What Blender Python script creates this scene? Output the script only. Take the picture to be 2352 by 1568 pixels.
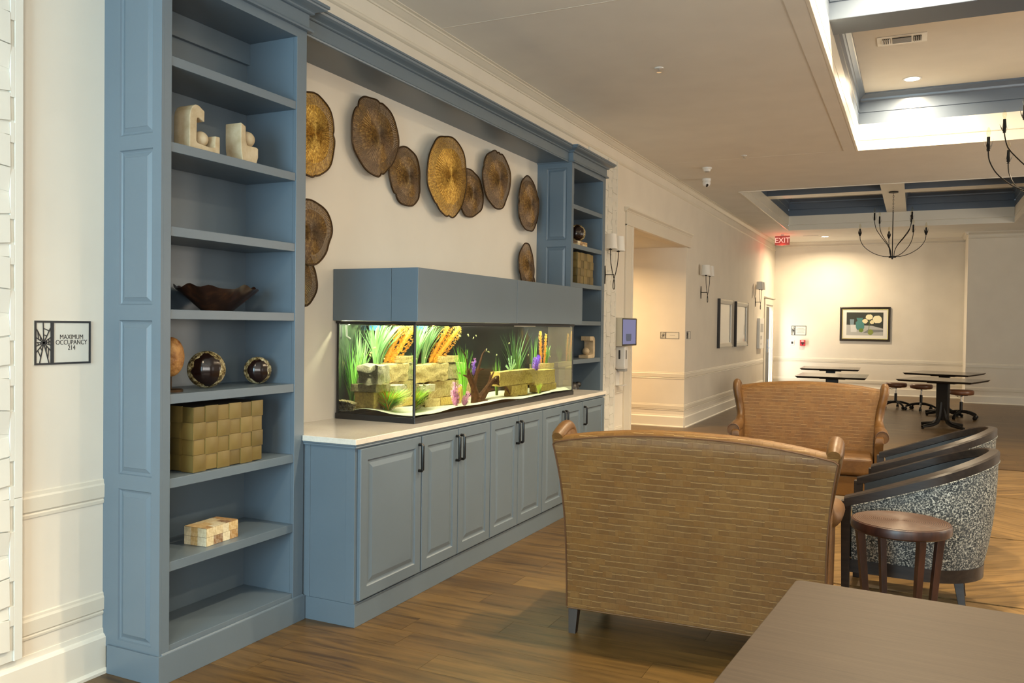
import bpy, bmesh, math, random
from math import sin, cos, pi, radians as R
from mathutils import Vector, Matrix, noise

for _o in list(bpy.data.objects):
    bpy.data.objects.remove(_o)
SC = bpy.context.scene
COL = SC.collection

# ------------------------------------------------------------------ camera
cam_d = bpy.data.cameras.new('camera')
cam = bpy.data.objects.new('camera', cam_d)
COL.objects.link(cam)
yaw, pitch, roll = 0.446873, -0.0193303, 0.0129416
fw = Vector((-sin(yaw) * cos(pitch), cos(yaw) * cos(pitch), sin(pitch)))
rt = Vector((cos(yaw), sin(yaw), 0))
up = rt.cross(fw)
rt2 = cos(roll) * rt + sin(roll) * up
up2 = -sin(roll) * rt + cos(roll) * up
M = Matrix((rt2, up2, -fw)).transposed().to_4x4()
M.translation = (0, 0, 1.5)
cam.matrix_world = M
cam_d.sensor_width = 36
cam_d.lens = 36 * 1936.93 / 2352
cam_d.clip_start = 0.05
SC.camera = cam

# ------------------------------------------------------------------ view, world, lights
SC.view_settings.view_transform = 'Standard'
SC.view_settings.look = 'None'
SC.view_settings.gamma = 1
SC.view_settings.use_curve_mapping = False
SC.view_settings.exposure = 0.0
SC.cycles.use_denoising = True
SC.cycles.max_bounces = 12
SC.cycles.transmission_bounces = 12
SC.cycles.transparent_max_bounces = 16
SC.cycles.diffuse_bounces = 5
SC.cycles.sample_clamp_indirect = 4.0
SC.cycles.caustics_refractive = False
SC.cycles.caustics_reflective = False
SC.cycles.blur_glossy = 0.5

W = bpy.data.worlds.new('world')
SC.world = W
W.use_nodes = True
W.node_tree.nodes['Background'].inputs[0].default_value = (0.62, 0.78, 1.0, 1)
W.node_tree.nodes['Background'].inputs[1].default_value = 1.2

COOL = (0.58, 0.86, 0.99)
ROOM_WARM = (1.0, 0.85, 0.66)
WARM = (1.0, 0.79, 0.52)
WARM2 = (1.0, 0.66, 0.33)

def area(name, loc, direction, sx, sy, power, color, spread=180, shape='RECTANGLE'):
    l = bpy.data.lights.new(name, 'AREA')
    l.shape = shape
    l.size = sx
    if shape in ('RECTANGLE', 'ELLIPSE'):
        l.size_y = sy
    l.energy = power
    l.color = color
    l.spread = R(spread)
    o = bpy.data.objects.new(name, l)
    COL.objects.link(o)
    o.location = loc
    o.rotation_euler = Vector(direction).to_track_quat('-Z', 'Y').to_euler()
    return o

# daylight entering through the windows of the wall behind the camera; right-hand lamps add warm room light
area('window_light', (-1.3, -2.90, 1.75), (0, 1, 0.22), 2.3, 1.9, 290, COOL)
area('window_light', (2.6, -2.90, 1.75), (-0.45, 1, 0.7), 2.3, 1.9, 180, (1.0, 0.96, 0.90))
area('window_light', (5.90, 1.5, 1.75), (-1, 0, 0.1), 2.3, 1.9, 20, ROOM_WARM)  # added warm fill from the right, standing for the room's interior lamps
area('window_light', (5.90, 6.5, 1.75), (-1, 0, 0.1), 2.3, 1.9, 60, ROOM_WARM)
area('window_light', (5.90, 12.5, 1.75), (-1, -0.2, 0.1), 2.3, 1.9, 170, ROOM_WARM)
# daylight through the far left door
area('daylight_door_light', (-3.135, 20.64, 1.00), (1, -0.15, 0), 0.24, 1.85, 24, (1.0, 0.96, 0.86))

# ------------------------------------------------------------------ mesh helpers
class MB:
    def __init__(s):
        s.v = []; s.f = []; s.m = []; s.sm = []; s.uv = None
    def add(s, vs, fs, m=0, smooth=False):
        b = len(s.v)
        s.v += [tuple(v) for v in vs]
        for f in fs:
            s.f.append(tuple(i + b for i in f)); s.m.append(m); s.sm.append(smooth)
        return s
    def box(s, x0, y0, z0, x1, y1, z1, m=0):
        v = [(x0,y0,z0),(x1,y0,z0),(x1,y1,z0),(x0,y1,z0),(x0,y0,z1),(x1,y0,z1),(x1,y1,z1),(x0,y1,z1)]
        return s.add(v, [(0,3,2,1),(4,5,6,7),(0,1,5,4),(1,2,6,5),(2,3,7,6),(3,0,4,7)], m)
    def obox(s, c, ax, ay, az, m=0):
        """oriented box from centre and three half-axis vectors"""
        c = Vector(c); ax = Vector(ax); ay = Vector(ay); az = Vector(az)
        v = [c + i*ax + j*ay + k*az for k in (-1,1) for (i,j) in ((-1,-1),(1,-1),(1,1),(-1,1))]
        return s.add(v, [(0,3,2,1),(4,5,6,7),(0,1,5,4),(1,2,6,5),(2,3,7,6),(3,0,4,7)], m)
    def prism(s, pts, axis, a, b, m=0, smooth=False):
        """polygon pts (2D) extruded along axis from a to b"""
        def P(p, t):
            return {'x': (t, p[0], p[1]), 'y': (p[0], t, p[1]), 'z': (p[0], p[1], t)}[axis]
        n = len(pts)
        v = [P(p, a) for p in pts] + [P(p, b) for p in pts]
        s.add(v, [tuple(range(n))[::-1], tuple(range(n, 2*n))], m)
        s.add(v, [(i, (i+1) % n, (i+1) % n + n, i+n) for i in range(n)], m, smooth)
        return s
    def lathe(s, prof, c=(0,0,0), seg=24, m=0, smooth=True, axis=None):
        """prof: list of (r, z)"""
        Q = Vector((0,0,1)).rotation_difference(Vector(axis)) if axis else None
        vs = []
        for r, z in prof:
            for k in range(seg):
                a = 2*pi*k/seg
                p = Vector((r*cos(a), r*sin(a), z))
                if Q: p = Q @ p
                vs.append(p + Vector(c))
        fs = []
        for i in range(len(prof)-1):
            for k in range(seg):
                k2 = (k+1) % seg
                fs.append((i*seg+k, i*seg+k2, (i+1)*seg+k2, (i+1)*seg+k))
        s.add(vs, fs, m, smooth)
        s.add(vs[:seg], [tuple(range(seg))[::-1]], m)
        s.add(vs[-seg:], [tuple(range(seg))], m)
        return s
    def tube(s, path, r, seg=8, m=0, smooth=True, closed=False, flat=1.0):
        P = [Vector(p) for p in path]
        n = len(P)
        rr = r if isinstance(r, (list, tuple)) else [r]*n
        vs = []
        prev = None
        for i in range(n):
            if closed:
                d = (P[(i+1) % n] - P[i-1]).normalized()
            else:
                d = (P[min(i+1, n-1)] - P[max(i-1, 0)]).normalized()
            if prev is None:
                u = d.orthogonal().normalized()
                if abs(d.z) < 0.9: u = d.cross(Vector((0,0,1))).normalized()
            else:
                u = (prev - d*prev.dot(d))
                u = u.normalized() if u.length > 1e-6 else d.orthogonal().normalized()
            prev = u
            w = d.cross(u)
            for k in range(seg):
                a = 2*pi*k/seg
                vs.append(P[i] + rr[i]*(cos(a)*u + flat*sin(a)*w))
        fs = []
        for i in range(n if closed else n-1):
            j = (i+1) % n
            for k in range(seg):
                k2 = (k+1) % seg
                fs.append((i*seg+k, i*seg+k2, j*seg+k2, j*seg+k))
        s.add(vs, fs, m, smooth)
        if not closed:
            s.add(vs[:seg], [tuple(range(seg))[::-1]], m)
            s.add(vs[-seg:], [tuple(range(seg))], m)
        return s
    def grid(s, fn, nu, nv, m=0, smooth=True, cu=False):
        vs = [fn(i/(nu if cu else nu-1) if True else 0, j/(nv-1)) for j in range(nv) for i in range(nu)]
        fs = []
        for j in range(nv-1):
            for i in range(nu if cu else nu-1):
                i2 = (i+1) % nu
                fs.append((j*nu+i, j*nu+i2, (j+1)*nu+i2, (j+1)*nu+i))
        return s.add(vs, fs, m, smooth)
    def sphere(s, c, r, seg=16, rings=10, m=0, sc=(1,1,1)):
        prof = []
        vs = []
        for i in range(rings+1):
            t = pi*i/rings
            for k in range(seg):
                a = 2*pi*k/seg
                vs.append((c[0]+r*sc[0]*sin(t)*cos(a), c[1]+r*sc[1]*sin(t)*sin(a), c[2]-r*sc[2]*cos(t)))
        fs = []
        for i in range(rings):
            for k in range(seg):
                k2 = (k+1) % seg
                fs.append((i*seg+k, i*seg+k2, (i+1)*seg+k2, (i+1)*seg+k))
        return s.add(vs, fs, m, True)
    def sweep(s, p0, p1, n, prof, m=0, smooth=False):
        """moulding: closed profile [(out, z)] extruded along p0->p1, out = along n"""
        p0 = Vector(p0); p1 = Vector(p1); n = Vector(n)
        k = len(prof)
        v = [p0 + n*a + Vector((0,0,b)) for a, b in prof] + [p1 + n*a + Vector((0,0,b)) for a, b in prof]
        fs = [(i, (i+1) % k, (i+1) % k + k, i+k) for i in range(k)]
        s.add(v, fs, m, smooth)
        s.add(v, [tuple(range(k))[::-1], tuple(range(k, 2*k))], m)
        return s
    def nest(s, o, u, v, n, w, h, loops, m=0, fill=True, back=None):
        """concentric rectangles [(inset, depth)] on a plane; o = corner, u,v unit axes, n outward"""
        o = Vector(o); u = Vector(u); v = Vector(v); n = Vector(n)
        vs = []
        for ins, d in loops:
            for (a, b) in ((ins, ins), (w-ins, ins), (w-ins, h-ins), (ins, h-ins)):
                vs.append(o + u*a + v*b + n*d)
        fs = []
        for i in range(len(loops)-1):
            for k in range(4):
                k2 = (k+1) % 4
                fs.append((i*4+k, i*4+k2, (i+1)*4+k2, (i+1)*4+k))
        if fill:
            L = (len(loops)-1)*4
            fs.append((L, L+1, L+2, L+3))
        return s.add(vs, fs, m)
    def build(s, name, mats, parent=None, loc=None, rot=None, bevel=0, bseg=2, subsurf=0, fix=True, angle=35):
        me = bpy.data.meshes.new(name)
        me.from_pydata(s.v, [], s.f)
        if not isinstance(mats, (list, tuple)): mats = [mats]
        for q in mats: me.materials.append(q)
        me.polygons.foreach_set('material_index', s.m)
        me.polygons.foreach_set('use_smooth', s.sm)
        if fix:
            bm = bmesh.new(); bm.from_mesh(me)
            bmesh.ops.remove_doubles(bm, verts=bm.verts, dist=1e-5)
            bmesh.ops.recalc_face_normals(bm, faces=bm.faces)
            bm.to_mesh(me); bm.free()
        me.update()
        if any(s.sm):
            try: me.set_sharp_from_angle(angle=R(angle))
            except Exception: pass
        o = bpy.data.objects.new(name, me)
        COL.objects.link(o)
        if parent is not None: o.parent = parent
        if loc is not None: o.location = loc
        if rot is not None: o.rotation_euler = rot
        if bevel:
            b = o.modifiers.new('bevel', 'BEVEL'); b.width = bevel; b.segments = bseg; b.limit_method = 'ANGLE'; b.angle_limit = R(40)
            b.harden_normals = False
        if subsurf:
            q = o.modifiers.new('subsurf', 'SUBSURF'); q.levels = subsurf; q.render_levels = subsurf
        return o

def box_uv(o, scale=1.0):
    """metric UVs projected along each face's dominant normal"""
    me = o.data
    uvl = me.uv_layers.new(name='uv')
    for p in me.polygons:
        n = p.normal
        a = max(range(3), key=lambda i: abs(n[i]))
        for li in p.loop_indices:
            c = me.vertices[me.loops[li].vertex_index].co
            uvl.data[li].uv = ((c.y, c.z) if a == 0 else (c.x, c.z) if a == 1 else (c.x, c.y))
    return o

def tag(o, label=None, cat=None, group=None, kind=None):
    if label: o['label'] = label
    if cat: o['category'] = cat
    if group: o['group'] = group
    if kind: o['kind'] = kind
    return o

def thing(name, label, cat, loc=(0,0,0), rz=0, group=None):
    o = bpy.data.objects.new(name, None)
    COL.objects.link(o)
    o.location = loc; o.rotation_euler = (0, 0, rz); o.empty_display_size = 0.1
    return tag(o, label, cat, group)

def struct(o): o['kind'] = 'structure'; return o

def copy_tree(root, label=None, loc=None, rz=None, group=None):
    r = root.copy(); COL.objects.link(r)
    if loc is not None: r.location = loc
    if rz is not None: r.rotation_euler = (0, 0, rz)
    if label: r['label'] = label
    if group: r['group'] = group
    for ch in list(root.children):
        c = ch.copy(); COL.objects.link(c); c.parent = r
        for g in list(ch.children):
            d = g.copy(); COL.objects.link(d); d.parent = c
    return r

# ------------------------------------------------------------------ materials
class Mat:
    def __init__(s, name, color=(0.8,0.8,0.8), rough=0.5, metal=0, spec=0.5):
        s.mat = bpy.data.materials.new(name); s.mat.use_nodes = True
        s.nt = s.mat.node_tree; s.N = s.nt.nodes; s.L = s.nt.links
        s.b = s.N['Principled BSDF']
        s.set('Base Color', (*color, 1)); s.set('Roughness', rough); s.set('Metallic', metal); s.set('Specular IOR Level', spec)
    def set(s, k, v): s.b.inputs[k].default_value = v
    def node(s, t, **kw):
        n = s.N.new(t)
        for k, v in kw.items():
            if k.startswith('i_'): n.inputs[k[2:].replace('_', ' ')].default_value = v
            else: setattr(n, k, v)
        return n
    def coord(s, kind='Object', scale=(1,1,1), rot=(0,0,0)):
        t = s.node('ShaderNodeTexCoord'); m = s.node('ShaderNodeMapping')
        m.inputs['Scale'].default_value = scale; m.inputs['Rotation'].default_value = rot
        s.L.new(t.outputs[kind], m.inputs['Vector']); return m.outputs[0]
    def noise(s, vec, scale=5, detail=3, rough=0.5, dist=0):
        n = s.node('ShaderNodeTexNoise'); n.inputs['Scale'].default_value = scale; n.inputs['Detail'].default_value = detail
        n.inputs['Roughness'].default_value = rough; n.inputs['Distortion'].default_value = dist
        s.L.new(vec, n.inputs['Vector']); return n.outputs[0]
    def ramp(s, fac, stops, interp='LINEAR'):
        r = s.node('ShaderNodeValToRGB'); r.color_ramp.interpolation = interp
        e = r.color_ramp.elements
        while len(e) < len(stops): e.new(0.5)
        for i, (p, c) in enumerate(stops):
            e[i].position = p; e[i].color = (*c, 1) if len(c) == 3 else c
        s.L.new(fac, r.inputs[0]); return r.outputs[0]
    def mix(s, fac, a, b, mode='MIX'):
        m = s.node('ShaderNodeMix', data_type='RGBA', blend_type=mode)
        for sock, val in ((m.inputs['Factor'], fac), (m.inputs[6], a), (m.inputs[7], b)):
            if hasattr(val, 'is_linked') or isinstance(val, bpy.types.NodeSocket): s.L.new(val, sock)
            else: sock.default_value = val if not isinstance(val, tuple) or len(val) == 4 else (*val, 1)
        return m.outputs[2]
    def math(s, op, a, b=0.0):
        m = s.node('ShaderNodeMath', operation=op)
        for sock, val in ((m.inputs[0], a), (m.inputs[1], b)):
            if isinstance(val, bpy.types.NodeSocket): s.L.new(val, sock)
            else: sock.default_value = val
        return m.outputs[0]
    def col(s, sock): s.L.new(sock, s.b.inputs['Base Color']); return s
    def bump(s, h, strength=0.2, dist=0.01):
        b = s.node('ShaderNodeBump'); b.inputs['Strength'].default_value = strength; b.inputs['Distance'].default_value = dist
        s.L.new(h, b.inputs['Height']); s.L.new(b.outputs[0], s.b.inputs['Normal']); return s

def paint(name, color, rough, var=0.03, bump=0.04):
    m = Mat(name, color, rough)
    v = m.coord('Object')
    n = m.noise(v, 2.5, 3)
    c2 = tuple(min(1, c*(1+var)) for c in color); c1 = tuple(c*(1-var) for c in color)
    m.col(m.ramp(n, [(0.3, c1), (0.7, c2)]))
    m.bump(m.noise(v, 180, 2), bump, 0.002)
    return m.mat

def emit(name, color, strength):
    m = bpy.data.materials.new(name); m.use_nodes = True
    n = m.node_tree.nodes; n.remove(n['Principled BSDF'])
    e = n.new('ShaderNodeEmission'); e.inputs[0].default_value = (*color, 1); e.inputs[1].default_value = strength
    m.node_tree.links.new(e.outputs[0], n['Material Output'].inputs[0])
    return m

WALL = paint('cream_wall_paint', (0.78, 0.73, 0.63), 0.6)
TRIM = paint('cream_trim_paint', (0.74, 0.69, 0.58), 0.38, 0.02, 0.02)
CEIL = paint('ceiling_paint', (0.78, 0.76, 0.70), 0.8)
WHITE = paint('white_paint', (0.80, 0.76, 0.66), 0.4, 0.02, 0.02)
RELIEF = paint('white_relief_panel_paint', (0.74, 0.73, 0.66), 0.5, 0.03, 0.05)
BLUE = paint('blue_grey_cabinet_paint', (0.122, 0.163, 0.200), 0.34, 0.03, 0.03)
BLUE2 = paint('blue_coffer_paint', (0.12, 0.155, 0.21), 0.28, 0.03, 0.02)
BLACK = Mat('black_metal', (0.012, 0.011, 0.010), 0.4, 0.6).mat
DARKM = Mat('dark_bronze_handle', (0.03, 0.028, 0.026), 0.35, 0.8).mat
BLKPL = Mat('black_plastic', (0.012, 0.012, 0.012), 0.35).mat
CHROME = Mat('chrome', (0.7, 0.7, 0.7), 0.15, 1).mat
WHPL = Mat('white_plastic', (0.75, 0.74, 0.70), 0.35).mat
GREYPL = Mat('grey_plastic', (0.35, 0.35, 0.34), 0.4).mat

def floor_mat(name, cols, grain=(1.2, 14, 1), rough=0.34):
    m = Mat(name, cols[0], rough)
    oi = m.node('ShaderNodeObjectInfo'); ge = m.node('ShaderNodeNewGeometry')
    rnd = m.math('FRACT', m.math('ADD', oi.outputs['Random'], ge.outputs['Random Per Island']))
    v = m.coord('UV', grain)
    off = m.node('ShaderNodeVectorMath', operation='ADD')
    m.L.new(v, off.inputs[0])
    cmb = m.node('ShaderNodeCombineXYZ'); m.L.new(m.math('MULTIPLY', rnd, 37.0), cmb.inputs[0]); m.L.new(m.math('MULTIPLY', rnd, 11.0), cmb.inputs[1])
    m.L.new(cmb.outputs[0], off.inputs[1])
    n1 = m.noise(off.outputs[0], 1.6, 5, 0.6, 0.6)
    n2 = m.noise(off.outputs[0], 7, 4, 0.65, 0.3)
    base = m.ramp(rnd, [(0.0, cols[0]), (0.35, cols[1]), (0.7, cols[2]), (1.0, cols[3])])
    g = m.ramp(n1, [(0.30, (0.42, 0.40, 0.38)), (0.48, (0.95, 0.94, 0.92)), (0.70, (1.38, 1.36, 1.30))])
    c = m.mix(1.0, base, g, 'MULTIPLY')
    g2 = m.ramp(n2, [(0.3, (0.80, 0.78, 0.75)), (0.6, (1.05, 1.05, 1.05))])
    m.col(m.mix(0.8, c, g2, 'MULTIPLY'))
    m.bump(n2, 0.08, 0.002)
    return m.mat
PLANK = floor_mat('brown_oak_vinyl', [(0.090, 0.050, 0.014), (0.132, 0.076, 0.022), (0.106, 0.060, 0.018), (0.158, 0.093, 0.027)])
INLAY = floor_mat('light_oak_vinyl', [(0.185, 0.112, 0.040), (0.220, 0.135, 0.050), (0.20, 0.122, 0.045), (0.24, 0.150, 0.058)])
# ================================================================== SETTING
XW = -3.11        # face of the long left wall
CZ = 3.56         # ceiling height
YF = 21.15        # far wall
XR = 6.0
YB = -3.0

# ---- floor: slab with real planks on it
fl = MB().box(-9, YB-0.2, -0.12, XR+0.2, 22.5, -0.008).build('floor', Mat('floor_joint', (0.05, 0.03, 0.015), 0.8).mat)
struct(fl)
rnd = random.Random(5)
def plank_geo(mb, pts, z0=-0.0085, z1=0.0):
    """plan polygon pts -> slab; returns nothing"""
    n = len(pts)
    v = [(p[0], p[1], z0) for p in pts] + [(p[0], p[1], z1) for p in pts]
    mb.add(v, [tuple(range(n, 2*n))] + [(i, (i+1) % n, (i+1) % n + n, i+n) for i in range(n)])
def clip(poly, axis, val, keep_ge):
    out = []
    for i in range(len(poly)):
        a, b = poly[i], poly[(i+1) % len(poly)]
        ia = (a[axis] >= val) == keep_ge; ib = (b[axis] >= val) == keep_ge
        if ia: out.append(a)
        if ia != ib:
            t = (val - a[axis])/(b[axis]-a[axis])
            out.append((a[0]+t*(b[0]-a[0]), a[1]+t*(b[1]-a[1])))
    return out
def clip_box(poly, x0, y0, x1, y1):
    for ax, v, g in ((0, x0, True), (0, x1, False), (1, y0, True), (1, y1, False)):
        poly = clip(poly, ax, v, g)
        if len(poly) < 3: return None
    return poly
def area_of(p): return abs(sum(p[i][0]*p[(i+1) % len(p)][1]-p[(i+1) % len(p)][0]*p[i][1] for i in range(len(p))))/2
IX0, IY0, IY1 = -0.62, 3.6, 10.52     # inlaid lighter area under the near coffer
pieces = []      # (polygon, direction angle, material index)
g = 0.0007
PW, PL = 0.182, 1.22
for r in range(int((22.0-0.2)/PW)):
    y = 0.2 + r*PW
    off = rnd.random()*PL
    x = -9 - off if (9.8 < y < 12.4) else -3.13 - off
    while x < XR:
        q = [(x+g, y+g), (x+PL-g, y+g), (x+PL-g, y+PW-g), (x+g, y+PW-g)]
        x0lim = -8.5 if (9.8 < y < 12.4) else -3.118
        q = clip_box(q, x0lim, 0.2, XR, 22)
        if q:
            if q[0][1] >= IY0-0.1 and q[0][1] < IY1:
                q = clip(q, 0, IX0, False)
            if len(q) >= 3 and area_of(q) > 1e-4: pieces.append((q, 0.0, 0))
        x += PL
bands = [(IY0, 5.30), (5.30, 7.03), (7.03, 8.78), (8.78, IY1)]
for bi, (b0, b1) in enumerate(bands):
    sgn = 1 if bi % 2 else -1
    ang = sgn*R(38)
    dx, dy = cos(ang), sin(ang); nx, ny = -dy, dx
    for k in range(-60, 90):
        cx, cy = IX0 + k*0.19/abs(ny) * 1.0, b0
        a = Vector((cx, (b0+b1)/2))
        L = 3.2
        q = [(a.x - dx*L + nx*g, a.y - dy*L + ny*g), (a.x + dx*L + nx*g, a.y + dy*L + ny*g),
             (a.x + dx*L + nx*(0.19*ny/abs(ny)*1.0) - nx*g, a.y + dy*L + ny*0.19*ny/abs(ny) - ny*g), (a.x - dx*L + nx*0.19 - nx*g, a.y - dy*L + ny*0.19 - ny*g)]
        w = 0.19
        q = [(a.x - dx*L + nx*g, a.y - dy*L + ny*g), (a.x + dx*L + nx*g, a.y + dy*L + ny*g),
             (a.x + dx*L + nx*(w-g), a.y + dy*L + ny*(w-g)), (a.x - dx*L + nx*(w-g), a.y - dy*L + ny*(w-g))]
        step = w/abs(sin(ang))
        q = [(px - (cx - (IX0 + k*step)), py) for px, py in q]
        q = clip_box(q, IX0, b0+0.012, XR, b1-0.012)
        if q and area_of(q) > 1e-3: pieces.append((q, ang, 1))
def cdist(q):
    cx = sum(p[0] for p in q)/len(q); cy = sum(p[1] for p in q)/len(q)
    d = Vector((cx, cy)); f2 = Vector((fw.x, fw.y)).normalized()
    z = d.dot(f2); s = abs(d.dot(Vector((f2.y, -f2.x))))
    vis = z > 0.8 and s < z*0.68 + 0.4 and cx < 2.2
    return (0 if vis else 100) + z
def set_plank_uv(o, angs):
    me = o.data; uvl = me.uv_layers.new(name='uv')
    for p in me.polygons:
        a = angs[p.index]
        for li in p.loop_indices:
            c = me.vertices[me.loops[li].vertex_index].co
            uvl.data[li].uv = (c.x*cos(a)+c.y*sin(a), -c.x*sin(a)+c.y*cos(a))
pieces.sort(key=lambda t: cdist(t[0]))
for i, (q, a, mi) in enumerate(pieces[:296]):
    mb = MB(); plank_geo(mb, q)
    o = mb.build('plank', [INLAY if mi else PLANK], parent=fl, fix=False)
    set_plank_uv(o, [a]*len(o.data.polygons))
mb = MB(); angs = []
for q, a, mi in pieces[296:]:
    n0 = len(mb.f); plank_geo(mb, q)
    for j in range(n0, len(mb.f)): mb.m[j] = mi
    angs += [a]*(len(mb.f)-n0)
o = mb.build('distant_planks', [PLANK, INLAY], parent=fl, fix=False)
set_plank_uv(o, angs); o['kind'] = 'stuff'

# ---- walls
T = 0.14
w = MB()
H0, H1, HZ = 9.79, 12.46, 2.69       # hall opening
D0, D1, DZ = 19.80, 20.80, 2.03      # far left door
w.box(XW-T, YB, 0, XW, H0, CZ+0.75)
w.box(XW-T, H0, HZ, XW, H1, CZ+0.75)
w.box(XW-T, H1, 0, XW, D0, CZ+0.75)
w.box(XW-T, D0, DZ, XW, D1, CZ+0.75)
w.box(XW-T, D1, 0, XW, YF+T, CZ+0.75)
struct(w.build('wall_left', WALL))
struct(MB().box(XW, YF, 0, 1.08, YF+T, CZ+0.3).build('wall_far', WALL))
w = MB().box(0.94, 19.96, 0, XR, 20.10, CZ+0.3); w.box(0.94, 20.10, 0, 1.08, YF, CZ+0.3)
struct(w.build('wall_far_right', WALL))
# corridor seen through the hall opening
w = MB(); w.box(-8.6, H1, 0, XW-T, H1+T, 2.75); w.box(-8.6, H0-T, 0, XW-T, H0, 2.75); w.box(-8.74, H0-T, 0, -8.6, H1+T, 2.75)
struct(w.build('wall_corridor', WALL))
struct(MB().box(-8.74, H0-T, HZ+0.005, XW-T, H1+T, 2.80).build('ceiling_corridor', CEIL))
# wall behind the camera and right-hand wall, with window openings
def wall_with_windows(name, axis, pos, a0, a1, wins, z0=0.8, z1=2.7, t=0.14):
    mb = MB()
    def bx(p, q, c, d):
        if axis == 'y': mb.box(p, pos-t, c, q, pos, d)
        else: mb.box(pos, p, c, pos+t, q, d)
    xs = a0
    for (p, q) in wins:
        bx(xs, p, 0, CZ+0.3); bx(p, q, 0, z0); bx(p, q, z1, CZ+0.3); xs = q
    bx(xs, a1, 0, CZ+0.3)
    return struct(mb.build(name, WALL))
wall_with_windows('wall_behind', 'y', YB, XW-T, XR+T, [(-2.5, -0.1), (1.4, 3.8)])
wall_with_windows('wall_right', 'x', XR, YB, 20.1, [(0.3, 2.7), (5.3, 7.7), (11.3, 13.7)])
def window(i, axis, pos, p, q, z0=0.8, z1=2.7):
    r = bpy.data.objects.new('window_%d' % i, None); COL.objects.link(r); r['kind'] = 'structure'
    mb = MB(); t = 0.06
    def bx(m_, a, b, c, d, th=0.05):
        if axis == 'y': m_.box(a, pos-0.09, c, b, pos-0.09+th, d)
        else: m_.box(pos+0.04, a, c, pos+0.04+th, b, d)
    bx(mb, p, p+t, z0, z1); bx(mb, q-t, q, z0, z1); bx(mb, p+t, q-t, z0, z0+t); bx(mb, p+t, q-t, z1-t, z1)
    bx(mb, (p+q)/2-0.025, (p+q)/2+0.025, z0+t, z1-t)
    struct(mb.build('window_frame', WHITE, parent=r))
    for a, b in ((p+t, (p+q)/2-0.025), ((p+q)/2+0.025, q-t)):
        mm = MB(); bx(mm, a, b, z0+t, z1-t, 0.006)
        struct(mm.build('pane', GLASS_THIN, parent=r))
def thin_glass(name, tint=(1,1,1), refl=0.06):
    m = bpy.data.materials.new(name); m.use_nodes = True
    n = m.node_tree.nodes; l = m.node_tree.links; n.remove(n['Principled BSDF'])
    tr = n.new('ShaderNodeBsdfTransparent'); tr.inputs[0].default_value = (*tint, 1)
    gl = n.new('ShaderNodeBsdfGlossy'); gl.inputs['Roughness'].default_value = 0.02
    fr = n.new('ShaderNodeFresnel'); fr.inputs[0].default_value = 1.45
    mx = n.new('ShaderNodeMixShader')
    ge_ = n.new('ShaderNodeNewGeometry'); sb_ = n.new('ShaderNodeMath'); sb_.operation = 'SUBTRACT'; sb_.inputs[0].default_value = 1.0
    ml_ = n.new('ShaderNodeMath'); ml_.operation = 'MULTIPLY'
    l.new(ge_.outputs['Backfacing'], sb_.inputs[1]); l.new(sb_.outputs[0], ml_.inputs[0]); l.new(fr.outputs[0], ml_.inputs[1])
    l.new(ml_.outputs[0], mx.inputs[0]); l.new(tr.outputs[0], mx.inputs[1]); l.new(gl.outputs[0], mx.inputs[2])
    l.new(mx.outputs[0], n['Material Output'].inputs[0])
    return m
GLASS_THIN = thin_glass('thin_glass')
window(1, 'y', YB, -2.5, -0.1); window(2, 'y', YB, 1.4, 3.8)
window(3, 'x', XR, 0.3, 2.7); window(4, 'x', XR, 5.3, 7.7); window(5, 'x', XR, 11.3, 13.7)

# ---- ceiling with two coffers
C1 = (-0.645, 3.6, 2.65, 10.47)
C2 = (-2.45, 13.02, 1.62, 18.42)
CT = 4.19      # inner ceiling of the coffers
ce = MB()
def cb(x0, y0, x1, y1): ce.box(x0, y0, CZ, x1, y1, CZ+0.05)
q_ = 0.018     # the lining covers the cut edge of the ceiling board
cb(XW-0.01, YB-T, XR+T, C1[1]-q_); cb(XW-0.01, C1[1]-q_, C1[0]-q_, C1[3]+q_); cb(C1[2]+q_, C1[1]-q_, XR+T, C1[3]+q_)
cb(XW-0.01, C1[3]+q_, XR+T, C2[1]-q_); cb(XW-0.01, C2[1]-q_, C2[0]-q_, C2[3]+q_); cb(C2[2]+q_, C2[1]-q_, XR+T, C2[3]+q_); cb(XW-0.01, C2[3]+q_, XR+T, YF+T)
for c in (C1, C2):
    ce.box(c[0]-0.15, c[1]-0.15, CT, c[2]+0.15, c[3]+0.15, CT+0.05)
struct(ce.build('ceiling', CEIL))
# gypsum joint lines (thin raised tape) seen on the flat ceiling
j = MB(); j.box(-3.02, 5.11, CZ-0.0012, C1[0]-0.17, 5.118, CZ); j.box(-3.02, 10.46, CZ-0.001, C1[0], 10.466, CZ)
struct(j.build('ceiling_joint_line', TRIM))
# flat casing band round the near coffer, on the ceiling
band = MB()
bw, bt = 0.15, 0.006
band.box(C1[0]-bw, C1[1]-bw, CZ-bt, C1[0], C1[3]+0.0, CZ)
struct(band.build('trim_1', CEIL))

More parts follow.
